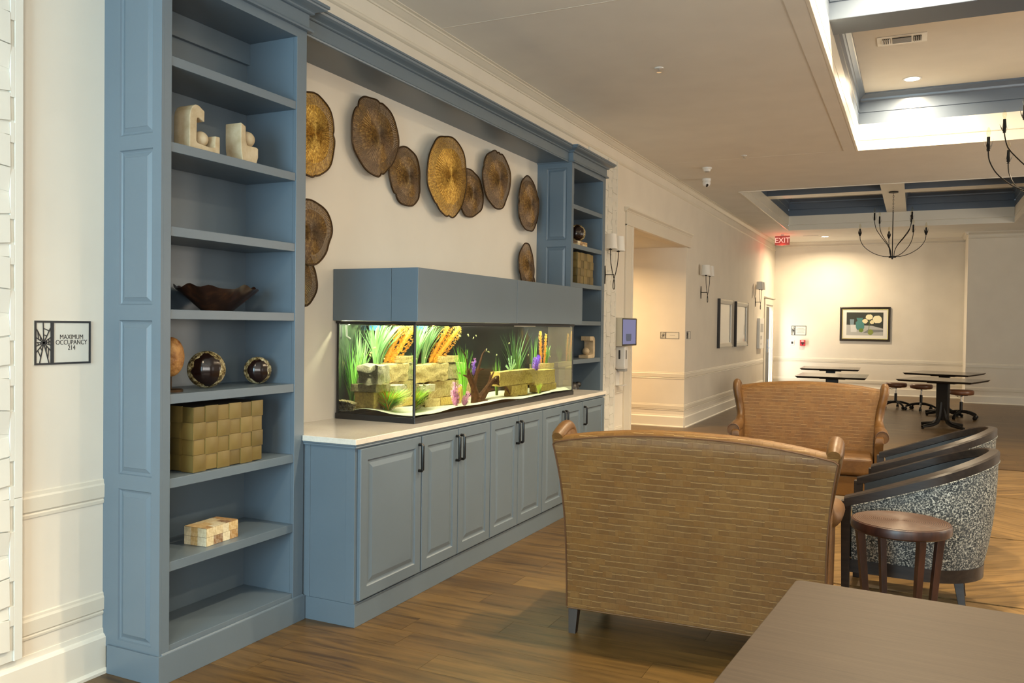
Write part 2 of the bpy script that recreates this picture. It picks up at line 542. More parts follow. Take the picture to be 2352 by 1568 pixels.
def coffer(c, ybeams, xbeams, name_i, inner, bw=0.36, under=None):
    x0, y0, x1, y1 = c
    ZB = 3.85
    # white lower lining
    wl = MB()
    th = 0.10
    prof = [(0, CZ-0.008), (0.0, 3.655), (-0.010, 3.66), (-0.010, 3.664), (0, 3.669), (0, ZB), (-th, ZB), (-th, CZ+0.01), (-0.022, CZ+0.01), (-0.022, CZ-0.008)]
    P = [(a, b) for a, b in prof]
    wl.sweep((x0, y0, 0), (x0, y1, 0), (1, 0, 0), P); wl.sweep((x1, y1, 0), (x1, y0, 0), (-1, 0, 0), P)
    wl.sweep((x0, y1, 0), (x1, y1, 0), (0, -1, 0), P); wl.sweep((x1, y0, 0), (x0, y0, 0), (0, 1, 0), P)
    struct(wl.build('trim_%d' % name_i, WHITE))
    # coloured upper cells: lining with crown per cell
    xs = [x0] + [v for b in xbeams for v in (b-bw/2, b+bw/2)] + [x1]
    ys = [y0] + [v for b in ybeams for v in (b-bw/2, b+bw/2)] + [y1]
    up_ = MB()
    pr = [(0, ZB), (0.0, 3.97), (-0.008, 3.972), (-0.008, 3.980), (0.004, 3.985), (0.004, 4.10), (0.018, 4.115), (0.022, 4.135), (0.055, 4.165), (0.065, 4.17), (0.065, CT), (-0.12, CT), (-0.12, ZB)]
    for a in range(0, len(xs), 2):
        for b in range(0, len(ys), 2):
            X0, X1, Y0, Y1 = xs[a], xs[a+1], ys[b], ys[b+1]
            up_.sweep((X0, Y0, 0), (X0, Y1, 0), (1, 0, 0), pr); up_.sweep((X1, Y1, 0), (X1, Y0, 0), (-1, 0, 0), pr)
            up_.sweep((X0, Y1, 0), (X1, Y1, 0), (0, -1, 0), pr); up_.sweep((X1, Y0, 0), (X0, Y0, 0), (0, 1, 0), pr)
    struct(up_.build('trim_%d' % (name_i+1), inner))
    # beam undersides
    bm_ = MB()
    for b in ybeams: bm_.box(x0-0.05, b-bw/2+0.002, ZB-0.003, x1+0.05, b+bw/2-0.002, ZB+0.03)
    for b in xbeams: bm_.box(b-bw/2+0.002, y0-0.05, ZB-0.005, b+bw/2-0.002, y1+0.05, ZB+0.03)
    struct(bm_.build('trim_%d' % (name_i+2), under or inner, bevel=0.002))
coffer(C1, [7.03], [], 2, BLUE2)
coffer(C2, [15.72], [-0.40], 5, BLUE2, under=WHITE)

# ---- crown, picture rail, chair rail, lower rail, baseboards
crown = [(0, CZ-0.062), (0.012, CZ-0.062), (0.014, CZ-0.052), (0.026, CZ-0.044), (0.052, CZ-0.020), (0.060, CZ-0.018), (0.062, CZ-0.008), (0.085, CZ-0.006), (0.085, CZ), (0, CZ)]
bead = [(0, 3.362), (0.008, 3.366), (0.016, 3.374), (0.018, 3.386), (0.012, 3.396), (0, 3.398)]
chair = [(0, 0.722), (0.005, 0.722), (0.006, 0.734), (0.003, 0.740), (0.009, 0.748), (0.010, 0.800), (0.006, 0.808), (0.005, 0.822), (0, 0.826)]
lowr = [(0, 0.248), (0.005, 0.248), (0.006, 0.256), (0.003, 0.262), (0.009, 0.268), (0.010, 0.318), (0.006, 0.328), (0.005, 0.338), (0, 0.342)]
base = [(0, 0.0), (0.034, 0.0), (0.034, 0.012), (0.020, 0.022), (0.020, 0.150), (0.014, 0.160), (0.006, 0.165), (0.004, 0.185), (0, 0.186)]
n1 = (1, 0, 0)
cr = MB(); cr.sweep((XW, YB, 0), (XW, YF, 0), n1, crown); cr.sweep((XW, YB, 0), (XW, YF, 0), n1, bead)
struct(cr.build('trim_8', TRIM))
cr = MB(); cr.sweep((XW, YF, 0), (0.94, YF, 0), (0, -1, 0), crown); cr.sweep((XW, YF, 0), (0.94, YF, 0), (0, -1, 0), [(a, z+0.08) for a, z in bead])
cr.sweep((0.90, 19.96, 0), (XR, 19.96, 0), (0, -1, 0), crown); cr.sweep((0.94, YF, 0), (0.94, 19.90, 0), (-1, 0, 0), crown)
cr.sweep((0.94, 19.96, 0), (XR, 19.96, 0), (0, -1, 0), [(a, z+0.06) for a, z in bead])
struct(cr.build('trim_9', TRIM))
def rails(p0, p1, n, chr_=True):
    mb = MB()
    mb.sweep(p0, p1, n, chair); mb.sweep(p0, p1, n, lowr)
    return mb
k = 10
bb = MB()
for a, b in ((YB, 0.95), (2.10, 2.478), (7.90, 8.25), (9.165, 9.51), (12.46, 19.62), (20.98, YF)):
    if not (a == YB):
        struct(rails((XW, a, 0), (XW, b, 0), n1).build('trim_%d' % k, TRIM)); k += 1
bb.sweep((XW, YB, 0), (XW, 2.478, 0), n1, base); bb.sweep((XW, 7.902, 0), (XW, 9.51, 0), n1, base)
bb.sweep((XW, 12.46, 0), (XW, 19.62, 0), n1, base); bb.sweep((XW, 20.98, 0), (XW, YF, 0), n1, base)
struct(bb.build('baseboard_left', WHITE))
struct(rails((-8.6, H1, 0), (XW+0.0, H1, 0), (0, -1, 0)).build('trim_%d' % k, TRIM)); k += 1
struct(MB().sweep((-8.6, H1, 0), (XW, H1, 0), (0, -1, 0), base).build('baseboard_corridor', WHITE))
struct(rails((XW, YF, 0), (0.94, YF, 0), (0, -1, 0)).build('trim_%d' % k, TRIM)); k += 1
struct(rails((0.94, 19.96, 0), (XR, 19.96, 0), (0, -1, 0)).build('trim_%d' % k, TRIM)); k += 1
b2 = MB(); b2.sweep((XW, YF, 0), (0.94, YF, 0), (0, -1, 0), base); b2.sweep((0.94, YF, 0), (0.94, 19.96, 0), (-1, 0, 0), base); b2.sweep((0.92, 19.96, 0), (XR, 19.96, 0), (0, -1, 0), base)
struct(b2.build('baseboard_far', WHITE))

# ---- door_1: cased hall opening;  door_2: far left door
d1 = bpy.data.objects.new('door_1', None); COL.objects.link(d1); struct(d1)
mb = MB()
cw = 0.26
mb.box(XW, H0-cw, 0, XW+0.022, H0-0.02, HZ+0.02)
mb.box(XW, H0-0.05, 0, XW+0.028, H0-0.012, HZ+0.02)
mb.box(XW, H0-cw-0.01, HZ+0.02, XW+0.024, H1+0.16, HZ+0.17)
mb.sweep((XW, H0-cw-0.05, 0), (XW, H1+0.20, 0), n1, [(0, HZ+0.16), (0.03, HZ+0.165), (0.035, HZ+0.175), (0.06, HZ+0.195), (0.065, HZ+0.21), (0, HZ+0.215)])
mb.sweep((XW, H0-cw, 0), (XW, H1+0.15, 0), n1, [(0, HZ+0.0), (0.036, HZ+0.004), (0.036, HZ+0.026), (0, HZ+0.03)])
mb.box(XW-0.14, H0-0.012, 0, XW+0.028, H0, HZ)
struct(mb.build('door_casing', TRIM, parent=d1, bevel=0.003))
d2 = bpy.data.objects.new('door_2', None); COL.objects.link(d2); struct(d2)
mb = MB()
mb.box(XW, D0-0.16, 0, XW+0.025, D0, DZ+0.02); mb.box(XW, D1, 0, XW+0.025, D1+0.16, DZ+0.02); mb.box(XW, D0-0.17, DZ+0.02, XW+0.028, D1+0.17, DZ+0.15)
mb.sweep((XW, D0-0.2, 0), (XW, D1+0.2, 0), n1, [(0, DZ+0.15), (0.05, DZ+0.17), (0.055, DZ+0.19), (0, DZ+0.195)])
struct(mb.build('door_casing', TRIM, parent=d2, bevel=0.003))
mb = MB(); mb.box(XW-T-0.02, D0, 0, XW, D0+0.03, DZ); mb.box(XW-T-0.02, D1-0.03, 0, XW, D1, DZ); mb.box(XW-T-0.02, D0+0.03, DZ-0.03, XW, D1-0.03, DZ)
struct(mb.build('door_jamb', WHITE, parent=d2))
struct(MB().box(XW-0.055, D0+0.032, 0.01, XW-0.010, D0+0.66, DZ-0.035).build('door_leaf', Mat('dark_door', (0.02, 0.022, 0.02), 0.4).mat, parent=d2, bevel=0.003))
hb = MB(); hb.box(XW-0.010, D0+0.50, 0.95, XW+0.002, D0+0.56, 1.25); hb.tube([(XW, D0+0.53, 1.05), (XW+0.05, D0+0.53, 1.05), (XW+0.05, D0+0.40, 1.05)], 0.010)
struct(hb.build('door_handle', CHROME, parent=d2))
struct(MB().box(XW-0.06, D0+0.665, 0.01, XW-0.035, D1-0.032, DZ-0.035).build('sidelight_pane', emit('daylit_frosted_glass', (1.0, 0.99, 0.93), 1.7), parent=d2))
hw_ = MB(); hw_.box(XW-0.06, D0+0.66, 0.01, XW-0.008, D0+0.68, DZ-0.035)
struct(hw_.build('door_mullion', WHITE, parent=d2))

# ---- white relief panels (geometric wall cladding) left of the near bookcase and right of the far one
def relief(y_in, y_out, z0, z1, label, sgn):
    """y_in: edge nearest the bookcase; blocks proceed away from it"""
    r = thing('relief_panel', label, 'wall panel', (XW, y_in, 0), 0, 'white relief wall panels')
    d = -1 if sgn < 0 else 1
    L = abs(y_out-y_in)
    def bx(mb, a0, a1, za, zb, t0, t1): 
        ya, yb = sorted((d*a0, d*a1)); mb.box(t0, ya, za, t1, yb, zb)
    mb = MB(); bx(mb, 0, L, z0, z1, 0.0005, 0.021)
    mb.build('backing_board', RELIEF, parent=r)
    mb = MB(); bx(mb, 0, 0.033, z0, 0.815, 0.0212, 0.030); mb.build('edge_strip', RELIEF, parent=r, bevel=0.0015)
    mb = MB(); bx(mb, 0, 0.033, 0.8165, z1, 0.0212, 0.030); mb.build('edge_strip', RELIEF, parent=r, bevel=0.0015)
    per = 0.458
    def piece(nm, a0, a1, zlo, zhi, tlo, thi, sl=0.0):
        """block from a0..a1 along the wall, thickness tlo at zlo and thi at zhi"""
        if zlo < z0 or zhi > z1: return
        ya, yb_ = d*a0, d*a1
        v = [(0.0212, ya, zlo), (0.0212, yb_, zlo-sl), (0.0212, yb_, zhi-sl), (0.0212, ya, zhi),
             (tlo, ya, zlo), (tlo, yb_, zlo-sl), (thi, yb_, zhi-sl), (thi, ya, zhi)]
        MB().add(v, [(0, 3, 2, 1), (4, 5, 6, 7), (0, 1, 5, 4), (1, 2, 6, 5), (2, 3, 7, 6), (3, 0, 4, 7)]).build(nm, RELIEF, parent=r, bevel=0.0015)
    a = 0.033
    col = 0
    while a < L-0.15 and col < 3:
        for kz in range(-4, 9):
            t = 2.158 - kz*per + (0.0 if col % 2 == 0 else per/2)
            piece('bridge', a, a+0.018, t-0.283, t-0.094, 0.030, 0.030)
            piece('bridge', a, a+0.018, t-per+0.004, t-0.378, 0.030, 0.030)
            b0, b1 = a+0.0185, a+0.145
            piece('relief_block', b0, b1, t-0.088, t+0.030, 0.034, 0.031, -0.012)
            piece('relief_block', b0, b1, t-0.180, t-0.092, 0.023, 0.034, -0.012)
            piece('relief_block', b0, b1, t-0.262, t-0.190, 0.032, 0.023, 0.015)
            piece('relief_block', b0, b1, t-0.372, t-0.268, 0.034, 0.030, 0.015)
            piece('relief_block', b0, b1, t-0.425, t-0.376, 0.028, 0.023, 0.0)
        a += 0.148; col += 1
    return r
relief(2.10, 0.95, 0.193, 3.36, 'white geometric relief panel at the left edge, beside the occupancy sign', -1)
relief(9.155, 8.26, 0.193, 3.36, 'white geometric relief panel between the far bookcase and the wall screen', -1)
# ================================================================== BUILT-IN CABINETRY
XT = -2.775       # front plane of the tall bookcases
SHZ = [0.150, 0.497, 0.844, 1.195, 1.547, 1.890, 2.237, 2.589]
RP = [(0, 0.0), (0.006, -0.004), (0.012, -0.004), (0.020, -0.001), (0.034, -0.001), (0.036, 0.0)]
def bookcase(y0, label, mirrored=False):
    """tall open bookcase, width 0.885, origin at floor on the wall plane"""
    Wd = 0.885
    r = thing('tall_bookcase', label, 'bookcase', (XW, y0, 0), 0, 'tall blue-grey bookcases flanking the aquarium')
    D = XT - XW
    a, b = 0.040, 0.812          # opening
    t = 0.02
    mb = MB(); mb.box(0, 0, 0.10, D-0.02, t, 2.95); mb.build('side_panel', BLUE, parent=r)
    mb = MB(); mb.box(0, Wd-t, 0.10, D-0.02, Wd, 2.95); mb.build('side_panel', BLUE, parent=r)
    mb = MB(); mb.box(0, a-0.02, 0.10, D-0.022, a, 2.95); mb.box(0, b, 0.10, D-0.022, b+0.02, 2.95); mb.build('inner_lining', BLUE, parent=r)
    MB().box(0.001, a, 0.10, 0.012, b, 2.95).build('back_panel', BLUE, parent=r)
    mb = MB().box(0.012, a, 2.80, 0.034, b, 2.906); mb.build('nailer_rail', BLUE, parent=r, bevel=0.001)
    # face frame
    mb = MB(); mb.box(D-0.022, 0, 0.10, D, a, 2.95); mb.build('stile', BLUE, parent=r, bevel=0.0015)
    mb = MB(); mb.box(D-0.022, b, 0.10, D, Wd, 2.95); mb.build('stile', BLUE, parent=r, bevel=0.0015)
    mb = MB(); mb.box(D-0.022, a, 2.906, D, b, 2.95); mb.box(0.012, a, 2.906, D-0.022, b, 2.925); mb.build('top_rail', BLUE, parent=r)
    for z in SHZ:
        mb = MB(); mb.box(0.012, a, z-0.040, D-0.004, b, z)
        mb.build('shelf', BLUE, parent=r, bevel=0.0015)
    # plinth
    mb = MB(); mb.box(0.036, -0.022, 0, D+0.010, Wd+0.008, 0.122)
    mb.sweep((D, -0.002, 0), (D, Wd+0.002, 0), (1, 0, 0), [(0, 0.112), (0.010, 0.112), (0.008, 0.118), (0.002, 0.128), (0, 0.128)])
    mb.build('plinth', BLUE, parent=r, bevel=0.0015)
    # raised panels on the visible side (facing the camera)
    zs = [(0.150, 0.792), (0.853, 1.500), (1.564, 2.206), (2.266, 2.905)]
    fr = MB()
    px0, px1 = 0.093, 0.287
    for z0, z1 in zs:
        m2 = MB()
        m2.nest((px0, 0, z0), (1, 0, 0), (0, 0, 1), (0, -1, 0), px1-px0, z1-z0, [(0, 0.012), (0.004, 0.006), (0.010, 0.003), (0.014, 0.003), (0.030, 0.010), (0.032, 0.012)], fill=True)
        m2.build('raised_panel', BLUE, parent=r, fix=False)
    # side face frame around the panels
    fr.box(0, -0.012, 0.112, px0, 0, 2.95); fr.box(px1, -0.012, 0.112, D, 0, 2.95)
    pz = 0.112
    for z0, z1 in zs: fr.box(px0, -0.012, pz, px1, 0, z0); pz = z1
    fr.box(px0, -0.012, pz, px1, 0, 2.95)
    fr.build('side_frame', BLUE, parent=r)
    # frieze and crown, wrapping the sides
    lip = [(0, 2.950), (0.014, 2.950), (0.018, 2.957), (0.014, 2.965), (0, 2.968)]
    crn = [(0, 3.035), (0.012, 3.036), (0.018, 3.040), (0.018, 3.048), (0.026, 3.052), (0.050, 3.060), (0.062, 3.066), (0.064, 3.074), (0.072, 3.076), (0.072, 3.090), (0, 3.090)]
    mb = MB(); mb.box(0.0, -0.010, 2.950, D+0.008, Wd+0.008, 3.086)
    def wrap(prof, o):
        n = len(prof)
        pts = [Vector((0, -0.010, 0)), Vector((D+0.008, -0.010, 0)), Vector((D+0.008, Wd+0.008, 0)), Vector((0, Wd+0.008, 0))]
        dirs = [Vector((0, -1, 0)), Vector((1, -1, 0)), Vector((1, 1, 0)), Vector((0, 1, 0))]
        vs = [p + dd*q[0] + Vector((0, 0, q[1])) for p, dd in zip(pts, dirs) for q in prof]
        fs = []
        for i in range(3):
            for k_ in range(n):
                k2 = (k_+1) % n
                fs.append((i*n+k_, i*n+k2, (i+1)*n+k2, (i+1)*n+k_))
        o.add(vs, fs)
        o.add(vs[:n], [tuple(range(n))]); o.add(vs[-n:], [tuple(range(n))])
    wrap(lip, mb); wrap(crn, mb)
    mb.build('cornice', BLUE, parent=r)
    return r
BK1Y, BK2Y = 2.490, 6.990
bk1 = bookcase(BK1Y, 'tall blue-grey open bookcase at the left, holding two arch sculptures')
bk2 = bookcase(BK2Y, 'tall blue-grey open bookcase at the far right end of the aquarium counter')
NY0, NY1 = BK1Y+0.893, BK2Y-0.013     # niche between the bookcases

# bridge beam between the bookcases
br = thing('cornice_beam', 'long blue-grey beam with crown moulding bridging the two bookcases', 'beam', (XW, NY0+0.001, 0))
BL = NY1-NY0-0.003
mb = MB(); mb.box(0, 0, 2.958, 0.29, BL, 3.035); mb.build('soffit', BLUE, parent=br)
mb = MB(); mb.sweep((0.29, 0, 0), (0.29, BL, 0), (1, 0, 0), [(0, 2.956), (0.006, 2.948), (0.014, 2.950), (0.016, 2.958), (0.010, 2.966), (0.010, 3.035), (0, 3.035)])
mb.build('fascia', BLUE, parent=br)
mb = MB(); mb.box(0, 0, 3.035, 0.30, BL, 3.088)
mb.sweep((0.30, 0, 0), (0.30, BL, 0), (1, 0, 0), [(0, 3.036), (0.010, 3.037), (0.014, 3.040), (0.014, 3.046), (0.022, 3.050), (0.046, 3.058), (0.058, 3.066), (0.062, 3.076), (0.070, 3.078), (0.070, 3.088), (0, 3.088)])
mb.build('crown', BLUE, parent=br)

# base cabinets
XC = -2.468
yb = [3.3875, 3.974, 4.809, 5.643, 6.458, 7.008]
bound = [(3.408, 3.970, 'R'), (3.980, 4.385, 'R'), (4.391, 4.806, 'L'), (4.814, 5.222, 'R'), (5.228, 5.640, 'L'), (5.648, 6.050, 'R'), (6.056, 6.454, 'L'), (6.464, 6.995, 'L')]
labels = ['first base cabinet on the left, one wide door with its handle at the right',
          'second base cabinet from the left, a pair of doors with two handles side by side',
          'third base cabinet from the left, a pair of doors below the middle of the aquarium',
          'fourth base cabinet, a pair of doors just right of the sofa back corner',
          'last base cabinet on the right, one door with its handle at the left']
for i in range(5):
    c = thing('base_cabinet', labels[i], 'cabinet', (XW, yb[i], 0), 0, 'blue-grey base cabinets under the aquarium')
    wdt = (yb[i+1] if i < 4 else NY1)-yb[i]-0.001
    D = XC-XW
    mb = MB()
    mb.box(0.001, 0, 0.118, D, wdt, 0.886)
    mb.build('body', BLUE, parent=c)
    if i == 4: MB().box(XT-XW+0.012, wdt+0.001, 0.118, D, yb[5]-yb[4]-0.001, 0.886).build('end_filler', BLUE, parent=c)
    if i == 0:
        mb = MB(); mb.box(D-0.05, -0.004, 0.118, D+0.002, 0, 0.886); mb.box(0.34, -0.004, 0.118, 0.37, 0, 0.886)
        mb.build('end_stile', BLUE, parent=c, bevel=0.001)
    for (p, q, hs) in bound:
        if p < yb[i]-0.01 or p > yb[i+1]-0.02: continue
        y0, y1 = p-yb[i], q-yb[i]
        w_, h_ = y1-y0, 0.750
        dmb = MB()
        dmb.nest((D+0.001, y0, 0.130), (0, 1, 0), (0, 0, 1), (1, 0, 0), w_, h_,
                 [(0, 0), (0, 0.016), (0.003, 0.0195), (0.058, 0.0195), (0.063, 0.0145), (0.068, 0.0125), (0.076, 0.0125), (0.098, 0.019), (0.101, 0.0195)])
        dr = dmb.build('door', BLUE, parent=c, fix=False)
        hy = (y1-0.026) if hs == 'R' else (y0+0.026)
        hz0, hz1 = 0.690, 0.845
        hx = D+0.0205
        hm = MB()
        hm.tube([(hx, hy, hz0+0.006), (hx+0.020, hy, hz0+0.006), (hx+0.026, hy, hz0+0.012), (hx+0.026, hy, hz1-0.012), (hx+0.020, hy, hz1-0.006), (hx, hy, hz1-0.006)], 0.0085, seg=8)
        hm.build('handle', DARKM, parent=dr)
pl = MB(); pl.box(XW+0.30, 3.3885, 0, XC+0.004, 7.008, 0.116)
tag(pl.build('cabinet_plinth', BLUE, bevel=0.0015), 'continuous blue-grey plinth board running under the base cabinets', 'plinth')

QU = Mat('speckled_quartz', (0.72, 0.68, 0.58), 0.09)
v = QU.coord('Object')
QU.col(QU.mix(0.85, QU.ramp(QU.noise(v, 90, 3, 0.7), [(0.35, (0.42, 0.38, 0.30)), (0.5, (0.72, 0.68, 0.60)), (0.7, (0.82, 0.79, 0.72))]), QU.ramp(QU.noise(v, 4, 2), [(0.3, (0.78, 0.74, 0.66)), (0.7, (0.66, 0.62, 0.54))])))
wt = thing('worktop', 'long speckled cream quartz worktop carrying the aquarium', 'worktop', (0, 0, 0))
mb = MB(); mb.box(XW+0.001, NY0+0.001, 0.906, XT+0.002, NY1-0.001, 0.934); mb.box(XT+0.002, 3.362, 0.906, -2.444, 7.030, 0.934)
mb2 = MB(); mb2.prism([(XW+0.001, NY0+0.001), (XT+0.003, NY0+0.001), (XT+0.003, 3.360), (-2.444, 3.360), (-2.444, 7.032), (XT+0.003, 7.032), (XT+0.003, NY1-0.001), (XW+0.001, NY1-0.001)], 'z', 0.906, 0.934)
mb2.build('slab', QU.mat, parent=wt, bevel=0.002)
mb = MB(); mb.box(XT+0.003, 3.372, 0.887, -2.455, 7.020, 0.9055); mb.box(XT+0.003, 3.380, 0.886, -2.462, 7.014, 0.888)
mb.sweep((-2.4552, 3.372, 0), (-2.4552, 7.020, 0), (1, 0, 0), [(0, 0.889), (0.004, 0.890), (0.003, 0.896), (0.007, 0.900), (0.007, 0.905), (0, 0.9055)])
mb.sweep((XT+0.003, 3.372, 0), (-2.455, 3.372, 0), (0, -1, 0), [(0, 0.889), (0.004, 0.890), (0.003, 0.896), (0.007, 0.900), (0.007, 0.905), (0, 0.9055)])
mb.build('edge_moulding', BLUE, parent=wt)
# ================================================================== AQUARIUM
TX0, TX1, TY0, TY1 = XW+0.012, -2.544, 4.050, 6.50
TZ0, TZ1 = 0.934, 1.512
aq = thing('aquarium', 'large lit glass aquarium with a black frame standing on the quartz worktop', 'aquarium', (0, 0, 0))
f = MB()
def ring(mb, x0, y0, x1, y1, t, z0, z1):
    mb.box(x0, y0, z0, x1, y0+t, z1); mb.box(x0, y1-t, z0, x1, y1, z1); mb.box(x0, y0+t, z0, x0+t, y1-t, z1); mb.box(x1-t, y0+t, z0, x1, y1-t, z1)
ring(f, TX0, TY0, TX1, TY1, 0.014, TZ0, 0.968); f.box(TX0+0.014, TY0+0.014, TZ0, TX1-0.014, TY1-0.014, TZ0+0.012)
f.build('base_frame', BLKPL, parent=aq, bevel=0.0015)
f = MB(); ring(f, TX0, TY0, TX1, TY1, 0.014, 1.497, TZ1)
f.build('top_frame', BLKPL, parent=aq)
gx, gy = TX1-0.006, TY0+0.006
MB().box(gx-0.004, TY0+0.016, 0.968, gx, TY1-0.012, 1.497).build('front_pane', GLASS_THIN, parent=aq)
MB().box(TX0+0.012, gy, 0.968, gx-0.014, gy+0.004, 1.497).build('side_pane', GLASS_THIN, parent=aq)
MB().box(TX0+0.012, TY1-0.010, 0.968, gx-0.006, TY1-0.006, 1.497).build('side_pane', GLASS_THIN, parent=aq)
for (a, b) in ((gx-0.013, gy-0.002), (gx-0.013, TY1-0.019), (TX0+0.004, gy-0.002)):
    MB().box(a, b, 0.966, a+0.014, b+0.014, 1.498).build('corner_seal', BLKPL, parent=aq, bevel=0.003)
MB().box(TX0+0.002, TY0+0.014, 0.968, TX0+0.008, TY1-0.014, 1.497).build('back_pane', Mat('black_glass', (0.006, 0.007, 0.008), 0.12).mat, parent=aq)
# water: refracting body, open towards the hood
wm = bpy.data.materials.new('water'); wm.use_nodes = True
n = wm.node_tree.nodes; n.remove(n['Principled BSDF'])
gb = n.new('ShaderNodeBsdfGlass'); gb.inputs['IOR'].default_value = 1.33; gb.inputs['Roughness'].default_value = 0; gb.inputs[0].default_value = (0.97, 1.0, 0.95, 1)
wm.node_tree.links.new(gb.outputs[0], n['Material Output'].inputs[0])
wx0, wx1, wy0, wy1, wz0, wz1 = TX0+0.009, gx-0.0045, gy+0.0045, TY1-0.0105, 0.969, 1.490
v = [(wx0,wy0,wz0),(wx1,wy0,wz0),(wx1,wy1,wz0),(wx0,wy1,wz0),(wx0,wy0,wz1),(wx1,wy0,wz1),(wx1,wy1,wz1),(wx0,wy1,wz1)]
wb = MB().add(v, [(0,1,5,4),(1,2,6,5),(2,3,7,6)])
wo = wb.build('water', wm, parent=aq, fix=False)
# sand bed
SA = Mat('white_sand', (0.80, 0.80, 0.72), 0.8); vv = SA.coord('Object'); SA.bump(SA.noise(vv, 300, 2), 0.3, 0.003)
SA.col(SA.ramp(SA.noise(vv, 120, 3), [(0.35, (0.66, 0.66, 0.56)), (0.6, (0.84, 0.84, 0.77))]))
def sand_z(x, y):
    return 0.982 + 0.020*noise.noise(Vector((x*6, y*2.6, 0))) + 0.016*max(0, (-2.85-x)/0.25) + 0.006*sin(y*5+x*9) + (0.02 if False else 0)
sb = MB()
sb.grid(lambda u, w_: (wx0+0.002+u*(wx1-wx0-0.004), wy0+0.002+w_*(wy1-wy0-0.004), sand_z(wx0+u*(wx1-wx0), wy0+w_*(wy1-wy0))), 24, 90)
so = sb.build('sand_bed', SA.mat, parent=aq, fix=False); so['kind'] = 'stuff'
# light bar inside the hood
lb = MB().box(TX0+0.10, TY0+0.10, 1.560, TX1-0.10, TY1-0.12, 1.580).build('light_bar', GREYPL, parent=aq)
for yy, pw in ((4.40, 14.0), (5.0, 11.0), (5.65, 9.0), (6.2, 12.0)):
    a_ = area('aquarium_light', (-2.83, yy, 1.552), (0, 0, -1), 0.42, 0.5, pw, (1.0, 1.0, 0.62), spread=150)
area('aquarium_light', (-3.04, 4.095, 1.535), (0.15, 0.30, -1), 0.03, 0.03, 6.5, (1.0, 1.0, 0.62), spread=150)  # two small lamps added to brighten the left stones and gravel
area('aquarium_light', (-2.86, 4.095, 1.535), (0, 0.30, -1), 0.03, 0.03, 6.5, (1.0, 1.0, 0.62), spread=150)
# hood
hd = thing('aquarium_hood', 'blue-grey boxed hood covering the top of the aquarium', 'hood', (0, 0, 0))
HX, HY0, HY1, HZ0, HZ1 = -2.522, 4.035, 6.615, 1.514, 1.817
mb = MB(); mb.box(XW+0.002, HY0+0.014, HZ1-0.014, HX-0.014, HY1-0.014, HZ1); mb.build('lid', BLUE, parent=hd)
s1 = -2.700
MB().box(XW+0.002, HY0, HZ0, s1-0.002, HY0+0.014, HZ1).build('side_board', BLUE, parent=hd, bevel=0.001)
MB().box(s1+0.002, HY0, HZ0, HX, HY0+0.014, HZ1).build('side_board', BLUE, parent=hd, bevel=0.001)
MB().box(XW+0.002, HY1-0.014, HZ0, HX, HY1, HZ1).build('side_board', BLUE, parent=hd)
MB().box(HX-0.014, HY0+0.0145, HZ0, HX, 5.3375, HZ1).build('front_board', BLUE, parent=hd, bevel=0.001)
MB().box(HX-0.014, 5.3425, HZ0, HX, HY1-0.0145, HZ1).build('front_board', BLUE, parent=hd, bevel=0.001)

# ---- stones
def stone_mat(name, a, b, c):
    m = Mat(name, a, 0.75); v = m.coord('Object')
    m.col(m.mix(0.6, m.ramp(m.noise(v, 14, 5, 0.65), [(0.3, a), (0.55, b), (0.75, c)]), m.ramp(m.noise(v, 70, 4, 0.7), [(0.35, tuple(x*0.6 for x in a)), (0.55, c)])))
    m.bump(m.noise(v, 45, 6, 0.7), 0.7, 0.012); return m.mat
ST_A = stone_mat('pale_limestone', (0.27, 0.19, 0.055), (0.40, 0.30, 0.11), (0.56, 0.45, 0.22))
ST_B = stone_mat('golden_stone', (0.30, 0.19, 0.03), (0.44, 0.30, 0.06), (0.55, 0.40, 0.11))
ST_C = stone_mat('dark_stone', (0.16, 0.13, 0.07), (0.26, 0.21, 0.11), (0.38, 0.32, 0.17))
ST_W = stone_mat('white_limestone', (0.62, 0.52, 0.32), (0.76, 0.68, 0.48), (0.84, 0.79, 0.62))
def stone(x0, y0, z0, x1, y1, z1, mat, label, seed=0, rough=0.10, rz=0.0, grp='stones stacked in the aquarium'):
    bm = bmesh.new(); bmesh.ops.create_cube(bm, size=1.0)
    bmesh.ops.subdivide_edges(bm, edges=bm.edges, cuts=6, use_grid_fill=True)
    sx, sy, sz = x1-x0, y1-y0, z1-z0
    mn = min(sx, sy, sz)
    for vtx in bm.verts:
        p = vtx.co
        q = Vector((p.x*sx, p.y*sy, p.z*sz))
        # round the edges slightly
        e = sorted((abs(p.x), abs(p.y), abs(p.z)))
        cut = max(0, e[1]-0.40)*0.9
        q *= (1 - cut*0.35*mn/max(sx, sy, sz))
        nn = Vector((p.x, p.y, p.z)).normalized()
        d = noise.noise(q*22 + Vector((seed*7.1, seed, 0)))*0.55 + noise.noise(q*60 + Vector((seed, 0, 3)))*0.25
        q += nn*d*mn*rough*2.2
        vtx.co = q
    me = bpy.data.meshes.new('stone'); bm.to_mesh(me); bm.free(); me.materials.append(mat)
    for p in me.polygons: p.use_smooth = True
    me.set_sharp_from_angle(angle=R(38))
    o = bpy.data.objects.new('stone', me); COL.objects.link(o)
    o.location = ((x0+x1)/2, (y0+y1)/2, (z0+z1)/2); o.rotation_euler = (0, 0, rz)
    return tag(o, label, 'stone', grp)
